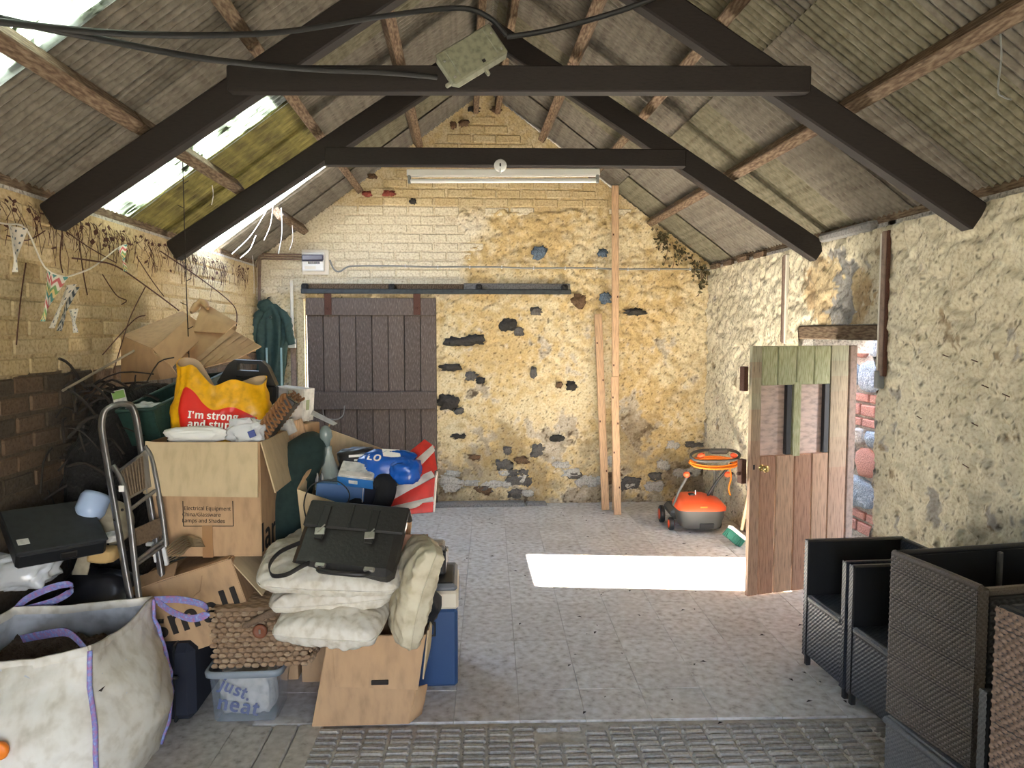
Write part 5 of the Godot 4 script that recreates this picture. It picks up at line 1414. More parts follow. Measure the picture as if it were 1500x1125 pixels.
func cushions() -> void:
	var spec := [
		["plump white cushion with dark specks, lowest on the brown cardboard box", Vector3(-0.530, 0.478, -3.120), Vector3(4, -6, -3), 0.44, 0.4, 0.15, "cushion_white"],
		["flattened white cushion pressed between two others under the satchel", Vector3(-0.548, 0.561, -3.240), Vector3(0, 4, 2), 0.52, 0.42, 0.13, "cushion_white"],
		["stained white cushion directly under the black leather satchel", Vector3(-0.551, 0.667, -3.220), Vector3(12, 3, -5), 0.6, 0.42, 0.12, "cushion_white"],
		["long cream cushion standing on edge against the white ones", Vector3(-0.200, 0.561, -3.200), Vector3(0, 14, 74), 0.45, 0.36, 0.15, "cushion_cream"],
		["small spotted white cushion tucked behind the satchel beside the tall carton", Vector3(-0.779, 0.664, -3.500), Vector3(10, 0, 30), 0.24, 0.3, 0.1, "cushion_white"]]
	for k in spec.size():
		var s: Array = spec[k]
		var c := thing("cushion", s[0], "cushion", s[1], s[2], "white seat cushions")
		part(c, "cover", cushion(s[3], s[4], s[5], k * 11.0, 0.02 if k == 3 else 0.0, 0.26 if k == 3 else 0.36), M[s[6]])
		var sm := MB.new()
		var pts := []
		for j in 41:
			var f := j / 40.0 * 4.0
			var i := int(f) % 4
			var q := [Vector2(-1, 1), Vector2(1, 1), Vector2(1, -1), Vector2(-1, -1)]
			var p: Vector2 = (q[i] as Vector2).lerp(q[(i + 1) % 4], f - int(f)) if j < 40 else q[0]
			var cut := 1.0 - 0.13 * pow(absf(p.x * p.y), 3.0)
			pts.append(cut * Vector3(p.x * s[3] * 0.5 * (1.0 - 0.04 * (1.0 - p.y * p.y)), 0.0 + (0.02 * (1.0 - p.x * p.x) if k == 3 else 0.0), p.y * s[4] * 0.5 * (1.0 - 0.04 * (1.0 - p.x * p.x))))
		sm.tube(pts, 0.0035, 5)
		part(c, "piping", sm, M[s[6]])
	# satchel lying back on the cushions
	var t := thing("satchel", "black leather satchel with two strap buckles lying on the white cushions", "satchel", Vector3(-0.496, 0.669, -3.050) + Vector3(0, 0.03, 0), Vector3(-46, -6, -5))
	part(t, "body", bx(Vector3(0.42, 0.3, 0.1), 0.025, xf(Vector3(0, 0.15, -0.05))), M.leather)
	var fl := part(t, "flap", bx(Vector3(0.43, 0.13, 0.016), 0.007, xf(Vector3(0.01, 0.245, 0.006))), M.leather)
	part(fl, "flap_fold", bx(Vector3(0.43, 0.02, 0.1), 0.009, xf(Vector3(0.01, 0.305, -0.045))), M.leather)
	for x in [-0.12, 0.09]:
		var st := part(t, "strap", bx(Vector3(0.035, 0.16, 0.008), 0.003, xf(Vector3(x, 0.2, 0.018))), M.leather_edge)
		part(st, "buckle", bx(Vector3(0.042, 0.032, 0.008), 0.002, xf(Vector3(x, 0.155, 0.022), Vector3(0, 0, 8))), M.chrome)
		part(st, "buckle_pin", bx(Vector3(0.006, 0.045, 0.006), 0.002, xf(Vector3(x + 0.004, 0.165, 0.028), Vector3(0, 0, -30))), M.chrome)
	part(t, "pocket_seam", bx(Vector3(0.01, 0.12, 0.006), 0.002, xf(Vector3(-0.01, 0.24, 0.016))), M.leather_edge)
	part(t, "handle", wire(curve([Vector3(-0.08, 0.01, -0.01), Vector3(-0.07, -0.02, 0.02), Vector3(0.02, -0.028, 0.03), Vector3(0.11, -0.02, 0.02), Vector3(0.12, 0.01, -0.01)], 16), 0.011, 8), M.leather_edge)
	for x in [-0.08, 0.12]: part(t, "handle_clip", bx(Vector3(0.045, 0.02, 0.014), 0.004, xf(Vector3(x, 0.012, 0.005))), M.chrome)
	var sp := MB.new()
	sp.strap(curve([Vector3(-0.19, 0.1, 0.01), Vector3(-0.25, 0.04, 0.03), Vector3(-0.265, -0.03, 0.05), Vector3(-0.23, -0.085, 0.07), Vector3(-0.18, -0.07, 0.06), Vector3(-0.15, -0.02, 0.03), Vector3(-0.13, 0.02, 0.0)], 28), Vector3(0, 0.3, 1), 0.02, 0.004)
	part(t, "shoulder_strap", sp, M.leather_edge)

func cartons() -> void:
	# tilted carton lettered "small"
	var s := thing("cardboard_box", "tilted brown cardboard box printed small under the tall carton", "cardboard box", Vector3(-1.12, 0.30, -3.46), Vector3(0, 4, 17))
	carton(s, 0.44, 0.33, 0.34, M.card)
	lettering(s, "small", 0.112, M.ink, xf(Vector3(0.012, 0.15, 0.184)), true, 0.002)
	part(s, "flap", panel(Vector3(0.215, 0.32, 0.165), Vector3(0.225, 0.34, -0.1), Vector3(0.33, 0.16, -0.08), Vector3(0.29, 0.13, 0.16), 0.005, 0.01), M.card_pale)
	part(s, "flap", panel(Vector3(-0.22, 0.33, 0.17), Vector3(-0.23, 0.36, 0.08), Vector3(-0.02, 0.37, 0.08), Vector3(-0.02, 0.335, 0.17), 0.005), M.card)
	part(s, "top_flap", panel(Vector3(-0.05, 0.331, 0.165), Vector3(-0.05, 0.335, -0.16), Vector3(0.21, 0.335, -0.16), Vector3(0.21, 0.331, 0.165), 0.005), M.card)
	part(s, "crease", wire([Vector3(-0.03, 0.2, 0.176), Vector3(0.06, 0.24, 0.178), Vector3(0.09, 0.3, 0.176)], 0.002, 4), M.card)
	var w := MB.new()
	for k in 7: w.strap(curve([Vector3(-0.05, 0.01 * k, 0.0), Vector3(-0.02, 0.012 + 0.011 * k, 0.02), Vector3(0.02, 0.03 + 0.008 * k, 0.0), Vector3(0.06, 0.02 + 0.006 * k, 0.02)], 10), Vector3(0, 0.2, 1), 0.07, 0.002)
	single("crumpled_paper", w, M.card_pale, "crumpled brown wrapping paper stuffed under the tall carton", "paper", Vector3(-1.180, 0.696, -3.320), Vector3(0, 10, 15))
	var fr := MB.new()
	for p in [[Vector3(-0.03, 0, 0), Vector3(-0.03, 0.09, 0)], [Vector3(0.01, -0.02, 0), Vector3(0.01, 0.07, 0)], [Vector3(-0.06, 0.085, 0), Vector3(0.03, 0.07, 0)]]: fr.bar(p[0], p[1], 0.016, 0.02, 0.003, Vector3.BACK)
	single("plastic_offcut", fr, M.white_plastic, "pale plastic frame piece poking out beside the tilted box", "frame", Vector3(-1.288, 0.663, -3.340), Vector3(0, 0, 8))
	# tall carton with packing notes
	var t := thing("cardboard_box", "tall brown cardboard carton listing electrical equipment and glassware", "cardboard box", Vector3(-1.104, 0.675, -3.450) + Vector3(0, 0, -0.1), Vector3(0, -3, 0))
	var H := 0.5
	carton(t, 0.475, H, 0.38, M.card)
	part(t, "front_flap", panel(Vector3(-0.215, 0.275, 0.235), Vector3(-0.235, H, 0.197), Vector3(0.235, H, 0.197), Vector3(0.245, 0.27, 0.245), 0.006, 0.006), M.card_pale)
	part(t, "corner_flap", panel(Vector3(-0.255, 0.28, 0.21), Vector3(-0.245, H + 0.005, 0.195), Vector3(-0.18, H, 0.197), Vector3(-0.19, 0.275, 0.225), 0.006), M.card_pale)
	part(t, "side_flap", panel(Vector3(0.245, H, 0.19), Vector3(0.25, H, -0.18), Vector3(0.32, 0.3, -0.16), Vector3(0.305, 0.28, 0.2), 0.006, 0.008), M.card_pale)
	part(t, "tape", bx(Vector3(0.045, 0.14, 0.002), 0.0, xf(Vector3(0.01, 0.068, 0.2005))), M.tape)
	var z := 0.2
	var nt := part(t, "notice_frame", bx(Vector3(0.215, 0.003, 0.0015), 0.0, xf(Vector3(0.015, 0.135, z))), M.ink)
	part(nt, "notice_line", bx(Vector3(0.003, 0.11, 0.0015), 0.0, xf(Vector3(-0.092, 0.19, z))), M.ink)
	part(nt, "notice_line", bx(Vector3(0.003, 0.11, 0.0015), 0.0, xf(Vector3(0.122, 0.19, z))), M.ink)
	lettering(t, "Electrical Equipment", 0.0165, M.ink, xf(Vector3(0.012, 0.212, z), Vector3(0, 0, -1)))
	lettering(t, "China/Glassware", 0.0165, M.ink, xf(Vector3(-0.014, 0.185, z), Vector3(0, 0, -1)))
	lettering(t, "Lamps and Shades", 0.0165, M.ink, xf(Vector3(-0.006, 0.158, z), Vector3(0, 0, -1)))
	lettering(t, "large", 0.12, M.ink, xf(Vector3(0.2445, 0.075, 0.02), Vector3(0, 90, 0)), true)
	# plain cartons that carry the stack
	var u := thing("cardboard_box", "plain brown cardboard box in the shade behind the hamper", "cardboard box", Vector3(-1.0, 0, -3.78), Vector3(0, 0, 0))
	carton(u, 0.42, 0.665, 0.34, M.card)
	part(u, "top_flap", panel(Vector3(-0.21, 0.663, 0.18), Vector3(-0.21, 0.663, -0.18), Vector3(0.21, 0.663, -0.18), Vector3(0.21, 0.663, 0.18), 0.005), M.card)
	var v := thing("cardboard_box", "plain brown cardboard box under the open carton of glassware", "cardboard box", Vector3(-0.55, 0, -3.78), Vector3(0, 0, 0))
	carton(v, 0.42, 0.6, 0.4, M.card)
	part(v, "top_flap", panel(Vector3(-0.21, 0.603, 0.2), Vector3(-0.21, 0.603, -0.2), Vector3(0.21, 0.603, -0.2), Vector3(0.21, 0.603, 0.2), 0.005), M.card)

func upper_row() -> void:
	var o := Vector3(-1.080, 1.155, -3.550)
	# yellow carrier
	var t := thing("carrier_bag", "crumpled yellow carrier bag with red print on the tall carton", "carrier bag", o)
	var surf := func(a: float, b: float, off: float) -> Vector3:
		var th := TAU * a
		var w: float = lerpf(0.225, 0.2, smoothstep(0.2, 0.9, b))
		var d: float = 0.085 * (1.0 - 0.35 * b)
		var top: float = 0.27 + 0.085 * smoothstep(-0.02, -0.13, w * cos(th)) - 0.04 * smoothstep(0.5, 0.0, absf(cos(th) + 0.1)) + 0.02 * sin(th * 3.0)
		var fold: float = 0.02 * nz.get_noise_3d(cos(th) * 12, b * 14, sin(th) * 12) + 0.012 * nf.get_noise_3d(cos(th) * 4, b * 4, sin(th) * 4)
		var lean := 0.04 * b * b
		return Vector3((w + off + fold) * cos(th) - 0.02 * b, top * b, -(d + off + fold) * (sign(sin(th)) * absf(sin(th)) ** 0.6) - lean)
	var m := MB.new()
	m.grid(64, 22, func(a, b): return surf.call(a, b, 0.0), true)
	part(t, "bag", m, M.yellow_bag)
	var inn := MB.new()
	inn.grid(48, 8, func(a, b): return surf.call(a, 1.0 - 0.5 * b, -0.004), true)
	part(t, "bag_inside", inn, M.bag_inside)
	var pr := MB.new()
	pr.grid(36, 14, func(a, b):
		var aa := lerpf(0.61, 0.885, a)
		var hi := 0.6 + 0.1 * smoothstep(0.3, 0.05, a) - 0.18 * smoothstep(0.55, 1.0, a) + 0.03 * sin(a * 9.0)
		return surf.call(aa, lerpf(0.1 + 0.05 * a, hi, b), 0.0025))
	part(t, "red_panel", pr, M.red_print)
	lettering(t, "I'm strong", 0.033, M.white_print, xf(Vector3(-0.02, 0.122, 0.1), Vector3(-10, 0, -4)), true, 0.002)
	lettering(t, "and sturdy", 0.033, M.white_print, xf(Vector3(-0.015, 0.084, 0.107), Vector3(-10, 0, -3)), true, 0.002)
	for x in [-0.04, 0.075]: part(t, "torn_handle", panel(Vector3(x, 0.19, -0.06), Vector3(x + 0.01, 0.25, -0.05), Vector3(x + 0.045, 0.25, -0.05), Vector3(x + 0.035, 0.18, -0.06), 0.003), M.red_print)
	var tr := MB.new()
	tr.blob(xf(Vector3(0.01, 0.17, -0.03)), Vector3(0.12, 0.05, 0.05), nf, 0.5, 20, 12)
	single("garden_twine", tr, M.rope, "tangle of brown twine inside the yellow carrier bag", "twine", o)
	# black case with a carrying slot behind the bag
	var k := thing("power_tool_case", "black plastic case with a slot handle behind the yellow bag", "case", Vector3(-1.056, 1.417, -3.780) + Vector3(0, -0.38, 0), Vector3(0, -4, -3))
	var hm := MB.new()
	var out := [Vector2(-0.14, 0.36), Vector2(-0.09, 0.45), Vector2(-0.06, 0.475), Vector2(0.07, 0.475), Vector2(0.1, 0.45), Vector2(0.145, 0.36)]
	hm.prism([out[0], out[1], out[2], Vector2(-0.045, 0.475), Vector2(-0.045, 0.44), Vector2(-0.045, 0.36)], 0.05)
	hm.prism([Vector2(0.06, 0.36), Vector2(0.06, 0.44), Vector2(0.06, 0.475), out[3], out[4], out[5]], 0.05)
	hm.prism([Vector2(-0.045, 0.458), Vector2(-0.045, 0.475), Vector2(0.06, 0.475), Vector2(0.06, 0.458)], 0.05)
	hm.prism([Vector2(-0.045, 0.36), Vector2(-0.045, 0.425), Vector2(0.06, 0.425), Vector2(0.06, 0.36)], 0.05)
	part(k, "slot_handle", hm, M.black_plastic)
	part(k, "case", bx(Vector3(0.29, 0.36, 0.06), 0.012, xf(Vector3(0, 0.182, 0))), M.black_plastic)
	part(k, "recess_bar", bx(Vector3(0.12, 0.012, 0.056), 0.004, xf(Vector3(0.01, 0.395, 0.003))), M.leather_edge)
	# white and clear plastic bags in the carton's mouth
	single("plastic_bag", sack(0.26, 0.07, 0.1, 7.0, 0.3), M.white_plastic, "white plastic bag bulging from the tall carton before the yellow carrier", "plastic bag", Vector3(-1.158, 1.165, -3.420))
	var pb := thing("plastic_bag", "crinkled clear plastic bag with a blue mark in the tall carton", "plastic bag", Vector3(-0.947, 1.157, -3.420))
	part(pb, "film", sack(0.16, 0.11, 0.08, 17.0, 0.5), M.film)
	part(pb, "blue_mark", bx(Vector3(0.03, 0.03, 0.004), 0.0015, xf(Vector3(0.035, 0.05, 0.05), Vector3(0, 10, 20))), M.blue_print)
	# leaning bread basket with a steel flask
	var b := thing("bread_basket", "brown plaited basket leaning beside the yellow carrier bag", "basket", Vector3(-0.866, 1.157, -3.500), Vector3(0, 0, 52))
	part(b, "floor", bx(Vector3(0.2, 0.01, 0.15), 0.004, xf(Vector3(0.11, 0.012, 0))), M.leather_edge)
	for z in [-0.075, 0.075]:
		var ws := part(b, "side", bx(Vector3(0.22, 0.05, 0.006), 0.002, xf(Vector3(0.11, 0.032, z))), M.leather_edge)
		for e in 10:
			for q in [-1, 1]: part(ws, "cane", wire([Vector3(0.005 + e * 0.021, 0.006, z * 1.06), Vector3(0.005 + e * 0.021 + q * 0.022, 0.058, z * 1.06 + 0.003 * q)], 0.0055, 5), M.basket)
		var rimb := MB.new()
		for n in 2:
			var c := []
			for r in 40: c.append(Vector3(0.225 * r / 39.0, 0.064 + 0.008 * sin(r * 0.9 + n * PI), z * 1.08 + 0.008 * cos(r * 0.9 + n * PI)))
			rimb.tube(c, 0.0075, 6)
		part(b, "plaited_rim", rimb, M.basket)
	part(b, "end", weave(Vector3(0.225, 0.0, 0.08), Vector3.FORWARD, Vector3.UP, 0.16, 0.06, 0.04, 0.015, 0.01, 0.003), M.basket)
	var fk := thing("steel_flask", "small steel flask with a cork-coloured lid in the plaited basket", "flask", Vector3(-0.844, 1.297, -3.520), Vector3(0, 0, -55))
	var fm := MB.new()
	fm.lathe([Vector2(0, 0), Vector2(0.026, 0), Vector2(0.028, 0.01), Vector2(0.028, 0.06), Vector2(0.02, 0.07), Vector2(0.02, 0.085), Vector2(0.026, 0.09), Vector2(0, 0.095)], 20)
	part(fk, "bottle", fm, M.chrome)
	var fl := MB.new()
	fl.lathe([Vector2(0, 0.095), Vector2(0.036, 0.095), Vector2(0.036, 0.104), Vector2(0, 0.106)], 20)
	part(fk, "lid", fl, M.lampshade)
	# white appliance carton and a pine frame behind
	var wb := thing("white_box", "flat white cardboard box on edge behind the plaited basket", "box", Vector3(-0.838, 1.215, -3.850) , Vector3(0, -20, -4))
	part(wb, "box", bx(Vector3(0.16, 0.16, 0.1), 0.004, xf(Vector3(0, 0.08, 0))), M.white_card)
	part(wb, "end_label", bx(Vector3(0.002, 0.05, 0.03), 0.0, xf(Vector3(0.081, 0.08, 0.01))), mat("label_green", rgb(140, 150, 110), 0.7))
	part(wb, "end_face", bx(Vector3(0.003, 0.158, 0.098), 0.001, xf(Vector3(0.0795, 0.08, 0))), M.paper)
	var pf := thing("pine_box", "orange pine box with papers below the white box", "box", Vector3(-0.809, 1.113, -3.800), Vector3(0, -24, 0))
	part(pf, "front", bx(Vector3(0.13, 0.1, 0.015), 0.003, xf(Vector3(0.0, 0.05, 0.03), Vector3(0, 0, 18))), M.plank_new)
	part(pf, "papers", bx(Vector3(0.08, 0.07, 0.01), 0.002, xf(Vector3(-0.02, 0.07, 0.045), Vector3(0, 0, 25))), M.paper)
	part(pf, "side", bx(Vector3(0.15, 0.12, 0.1), 0.004, xf(Vector3(0, 0.03, -0.03))), M.card)
	single("paper_sheet", panel(Vector3(-0.741, 1.246, -3.780), Vector3(-0.744, 1.259, -3.850), Vector3(-0.616, 1.199, -3.800), Vector3(-0.623, 1.199, -3.720), 0.003, 0.004), M.paper, "loose white paper sheet lying over the edge of the open carton", "paper")
	# dark green coat stuffed between the cartons
	var cl := MB.new()
	cl.tube(curve([Vector3(-0.06, -0.02, 0.02), Vector3(-0.02, 0.17, 0.03), Vector3(0.02, 0.32, 0.02), Vector3(0.06, 0.4, -0.03), Vector3(0.09, 0.4, -0.1)], 18), [0.11, 0.12, 0.13, 0.125, 0.12, 0.125, 0.115, 0.11, 0.105, 0.11, 0.1, 0.095, 0.1, 0.09, 0.085, 0.08, 0.075, 0.07, 0.05], 18)
	for i in cl.v.size(): cl.v[i] += Vector3(1, 0.4, 1) * 0.07 * nf.get_noise_3dv(cl.v[i] * 6.0)
	single("fleece_jacket", cl, M.dark_green_cloth, "dark green fleece stuffed between the tall carton and the open one", "jacket", Vector3(-0.806, 0.624, -3.680) * Vector3(1, 0, 1) + Vector3(0, 0.68, 0))

func open_carton() -> void:
	# open carton of glassware, one wall pushed out, set askew
	var A := Vector3(-0.741, 0.943, -3.460)
	var B := Vector3(-0.278, 0.787, -3.420)
	var C := Vector3(-0.276, 0.995, -3.950)
	var D := Vector3(-0.684, 1.158, -3.920)
	var dn := Vector3(0.0, -0.34, 0)
	var t := thing("cardboard_box", "open cardboard box crammed with glassware and tissue behind the satchel", "cardboard box")
	var low := func(p: Vector3) -> Vector3: return Vector3(p.x * 0.9 - 0.05, 0.612, p.z - 0.02)
	part(t, "front_panel", panel(low.call(A), A, B, low.call(B), 0.006, 0.01), M.card_pale)
	part(t, "side_panel", panel(low.call(B), B, C, low.call(C), 0.006), M.card_pale)
	part(t, "back_panel", panel(low.call(C), C, D, low.call(D), 0.006), M.card_pale)
	part(t, "side_panel", panel(low.call(D), D, A, low.call(A), 0.006), M.card_pale)
	part(t, "flap", panel(A + Vector3(0, 0.002, 0), A + Vector3(0.03, 0.05, -0.1), D + Vector3(0.02, 0.03, 0.05), D, 0.006), M.card)
	part(t, "bottom", panel(low.call(A), low.call(B), low.call(C), low.call(D), 0.006), M.card)
	settle(t, Vector3(-0.52, 0.612, -3.7))
	var fill := MB.new()
	fill.blob(xf((A + B + C + D) * 0.25 + Vector3(0.0, -0.14, 0)), Vector3(0.19, 0.12, 0.19), nz, 0.3, 24, 12, 0.7)
	single("packing_cloth", fill, M.black_cloth, "dark cloth padding the bottom of the open carton", "cloth")
	var bl := thing("box_file", "blue cardboard box file standing in the open carton", "box file", Vector3(-0.560, 0.815, -3.530), Vector3(0, 6, -5))
	part(bl, "case", bx(Vector3(0.24, 0.16, 0.05), 0.004, xf(Vector3(0, 0.06, 0))), M.blue_card)
	part(bl, "spine", bx(Vector3(0.004, 0.16, 0.054), 0.001, xf(Vector3(0.09, 0.06, 0.001))), M.white_card)
	part(bl, "end", bx(Vector3(0.06, 0.158, 0.052), 0.002, xf(Vector3(0.125, 0.058, 0))), M.navy_cloth)
	var ju := thing("glass_carafe", "tall clear glass carafe leaning in the open carton", "carafe", Vector3(-0.618, 0.883, -3.660), Vector3(0, 0, 6))
	var jm := MB.new()
	jm.lathe([Vector2(0, 0), Vector2(0.05, 0.0), Vector2(0.056, 0.02), Vector2(0.05, 0.09), Vector2(0.028, 0.15), Vector2(0.018, 0.2), Vector2(0.022, 0.225)], 24)
	part(ju, "bowl", jm, M.bottle_glass)
	var st := MB.new()
	st.lathe([Vector2(0.012, 0.225), Vector2(0.016, 0.245), Vector2(0.03, 0.27), Vector2(0.028, 0.3), Vector2(0.016, 0.32), Vector2(0, 0.325)], 20)
	part(ju, "stopper", st, mat("smoky_glass", rgb(128, 142, 140), 0.1))
	var pl := thing("saucer_stack", "two small white saucers on edge beside the glass carafe", "saucers", Vector3(-0.654, 0.948, -3.600), Vector3(0, 15, 82))
	for y in [0.0, 0.02]:
		var sm := MB.new()
		sm.lathe([Vector2(0, y), Vector2(0.022, y), Vector2(0.04, y + 0.008), Vector2(0.04, y + 0.012), Vector2(0.02, y + 0.005), Vector2(0, y + 0.005)], 22)
		part(pl, "saucer", sm, M.white_plastic)
	var ti := thing("tissue_box", "white and blue tissue box tipped open in the carton", "tissue box", Vector3(-0.486, 0.962, -3.520), Vector3(30, -8, -8))
	part(ti, "box", bx(Vector3(0.16, 0.06, 0.1), 0.004, xf(Vector3(0, 0.03, -0.02))), M.paper)
	part(ti, "blue_face", bx(Vector3(0.162, 0.05, 0.003), 0.0, xf(Vector3(0, 0.022, 0.0315))), M.sky_print)
	part(ti, "badge", bx(Vector3(0.04, 0.02, 0.003), 0.001, xf(Vector3(-0.01, 0.026, 0.033))), M.paper)
	part(ti, "top_flap", bx(Vector3(0.15, 0.004, 0.03), 0.001, xf(Vector3(0.0, 0.063, 0.02))), M.white_card)
	var bk := thing("black_bag", "black carrier bag with white script behind the tissue box", "carrier bag", Vector3(-0.498, 0.980, -3.660))
	part(bk, "bag", sack(0.2, 0.12, 0.12, 23.0, 0.25), M.leather_edge)
	part(bk, "script", bx(Vector3(0.09, 0.012, 0.003), 0.001, xf(Vector3(0.01, 0.09, 0.062), Vector3(-30, 0, 3))), M.white_print)
	part(bk, "script", bx(Vector3(0.06, 0.01, 0.003), 0.001, xf(Vector3(0.02, 0.072, 0.066), Vector3(-30, 0, 5))), M.white_print)
	var bb := thing("blue_bag", "shiny blue plastic bag with white lettering knotted on the open carton", "plastic bag", Vector3(-0.344, 0.958, -3.560))
	part(bb, "bag", sack(0.25, 0.14, 0.15, 31.0, 0.35), M.blue_bag)
	part(bb, "knot", sack(0.13, 0.11, 0.1, 37.0, 0.35), M.blue_bag, xf(Vector3(0.08, 0.0, 0.06)))
	part(bb, "white_patch", panel(Vector3(-0.02, 0.125, 0.055), Vector3(-0.03, 0.15, 0.01), Vector3(0.05, 0.145, 0.01), Vector3(0.06, 0.115, 0.06), 0.002, 0.006), M.white_print)
	lettering(bb, "LO", 0.04, M.white_print, xf(Vector3(-0.06, 0.12, 0.062), Vector3(-50, 0, -12)), true, 0.002)
	single("black_scarf", wire(curve([Vector3(-0.394, 0.964, -3.500), Vector3(-0.347, 0.953, -3.460), Vector3(-0.364, 0.877, -3.440), Vector3(-0.400, 0.811, -3.430), Vector3(-0.426, 0.778, -3.440)], 16), [0.02, 0.035, 0.045, 0.05, 0.048, 0.045, 0.045, 0.042, 0.04, 0.04, 0.036, 0.034, 0.03, 0.028, 0.024, 0.02, 0.012], 10), M.black_cloth, "black scarf trailing out between the blue bag and red box", "scarf")
	single("appliance_cord", wire(curve([Vector3(-0.695, 0.801, -3.430), Vector3(-0.709, 0.884, -3.430), Vector3(-0.676, 0.965, -3.420), Vector3(-0.601, 0.992, -3.420), Vector3(-0.541, 0.976, -3.420), Vector3(-0.504, 0.925, -3.410), Vector3(-0.528, 0.858, -3.400), Vector3(-0.549, 0.821, -3.400)], 30), 0.003, 5), M.black_cable, "thin black cord looping over the front of the open carton", "cord")
	# red and white striped carton with its flaps sprung open
	var r := thing("striped_box", "red and white striped box with sprung flaps beside the blue bag", "box")
	var q := [[Vector3(-0.278, 1.063, -3.620), Vector3(-0.186, 1.129, -3.700), Vector3(-0.136, 1.095, -3.680), Vector3(-0.212, 0.998, -3.580), "red_card"], [Vector3(-0.232, 1.040, -3.600), Vector3(-0.145, 1.108, -3.660), Vector3(-0.135, 1.083, -3.650), Vector3(-0.211, 1.002, -3.560), "white_card"], [Vector3(-0.226, 0.997, -3.550), Vector3(-0.138, 1.078, -3.640), Vector3(-0.124, 1.000, -3.600), Vector3(-0.239, 0.956, -3.500), "red_card"],
		[Vector3(-0.370, 0.914, -3.500), Vector3(-0.148, 1.001, -3.560), Vector3(-0.132, 0.979, -3.540), Vector3(-0.351, 0.872, -3.460), "white_card"], [Vector3(-0.367, 0.870, -3.470), Vector3(-0.131, 0.974, -3.530), Vector3(-0.137, 0.879, -3.500), Vector3(-0.346, 0.855, -3.440), "red_card"], [Vector3(-0.346, 0.858, -3.440), Vector3(-0.140, 0.894, -3.490), Vector3(-0.133, 0.864, -3.480), Vector3(-0.272, 0.847, -3.430), "white_card"], [Vector3(-0.422, 0.847, -3.440), Vector3(-0.136, 0.876, -3.470), Vector3(-0.139, 0.831, -3.460), Vector3(-0.385, 0.825, -3.410), "red_card"]]
	for p in q: part(r, "red_flap" if p[4] == "red_card" else "white_stripe", panel(p[0], p[1], p[2], p[3], 0.006, 0.006), M[p[4]])
	part(r, "body", panel(Vector3(-0.386, 0.818, -3.440), Vector3(-0.378, 0.910, -3.520), Vector3(-0.139, 0.983, -3.660), Vector3(-0.145, 0.810, -3.620), 0.006), M.red_card)
	part(r, "end", panel(Vector3(-0.131, 0.974, -3.530), Vector3(-0.126, 0.982, -3.660), Vector3(-0.136, 0.822, -3.640), Vector3(-0.134, 0.826, -3.480), 0.006), M.white_card)
	settle(r, Vector3(-0.247, 0.804, -3.500))
	# crate leg and pink board beneath it
	var cr := thing("wooden_crate", "slatted wooden crate under the red striped box", "crate", Vector3(-0.295, 0.631, -3.620) * Vector3(1, 0, 1) + Vector3(-0.02, 0.605, -0.06))
	for x in [-0.06, 0.0, 0.05]: part(cr, "slat", bx(Vector3(0.03, 0.2, 0.014), 0.003, xf(Vector3(x, 0.1, 0.05), Vector3(0, 0, -6))), M.plank_new if x else M.leather_edge)
	for y in [0.02, 0.19]: part(cr, "rail", bx(Vector3(0.17, 0.03, 0.014), 0.003, xf(Vector3(0, y, 0.036))), M.plank_new)
	var pk := thing("pink_board", "pinkish cardboard sheet behind the upright cream cushion", "board", Vector3(-0.226, 0.634, -3.440))
	part(pk, "sheet", bx(Vector3(0.13, 0.12, 0.006), 0.002, xf(Vector3(0, 0.04, 0), Vector3(-10, 0, 0))), mat("pink_card", rgb(220, 176, 152), 0.8, 0, T.card, Vector3.ONE * 2))

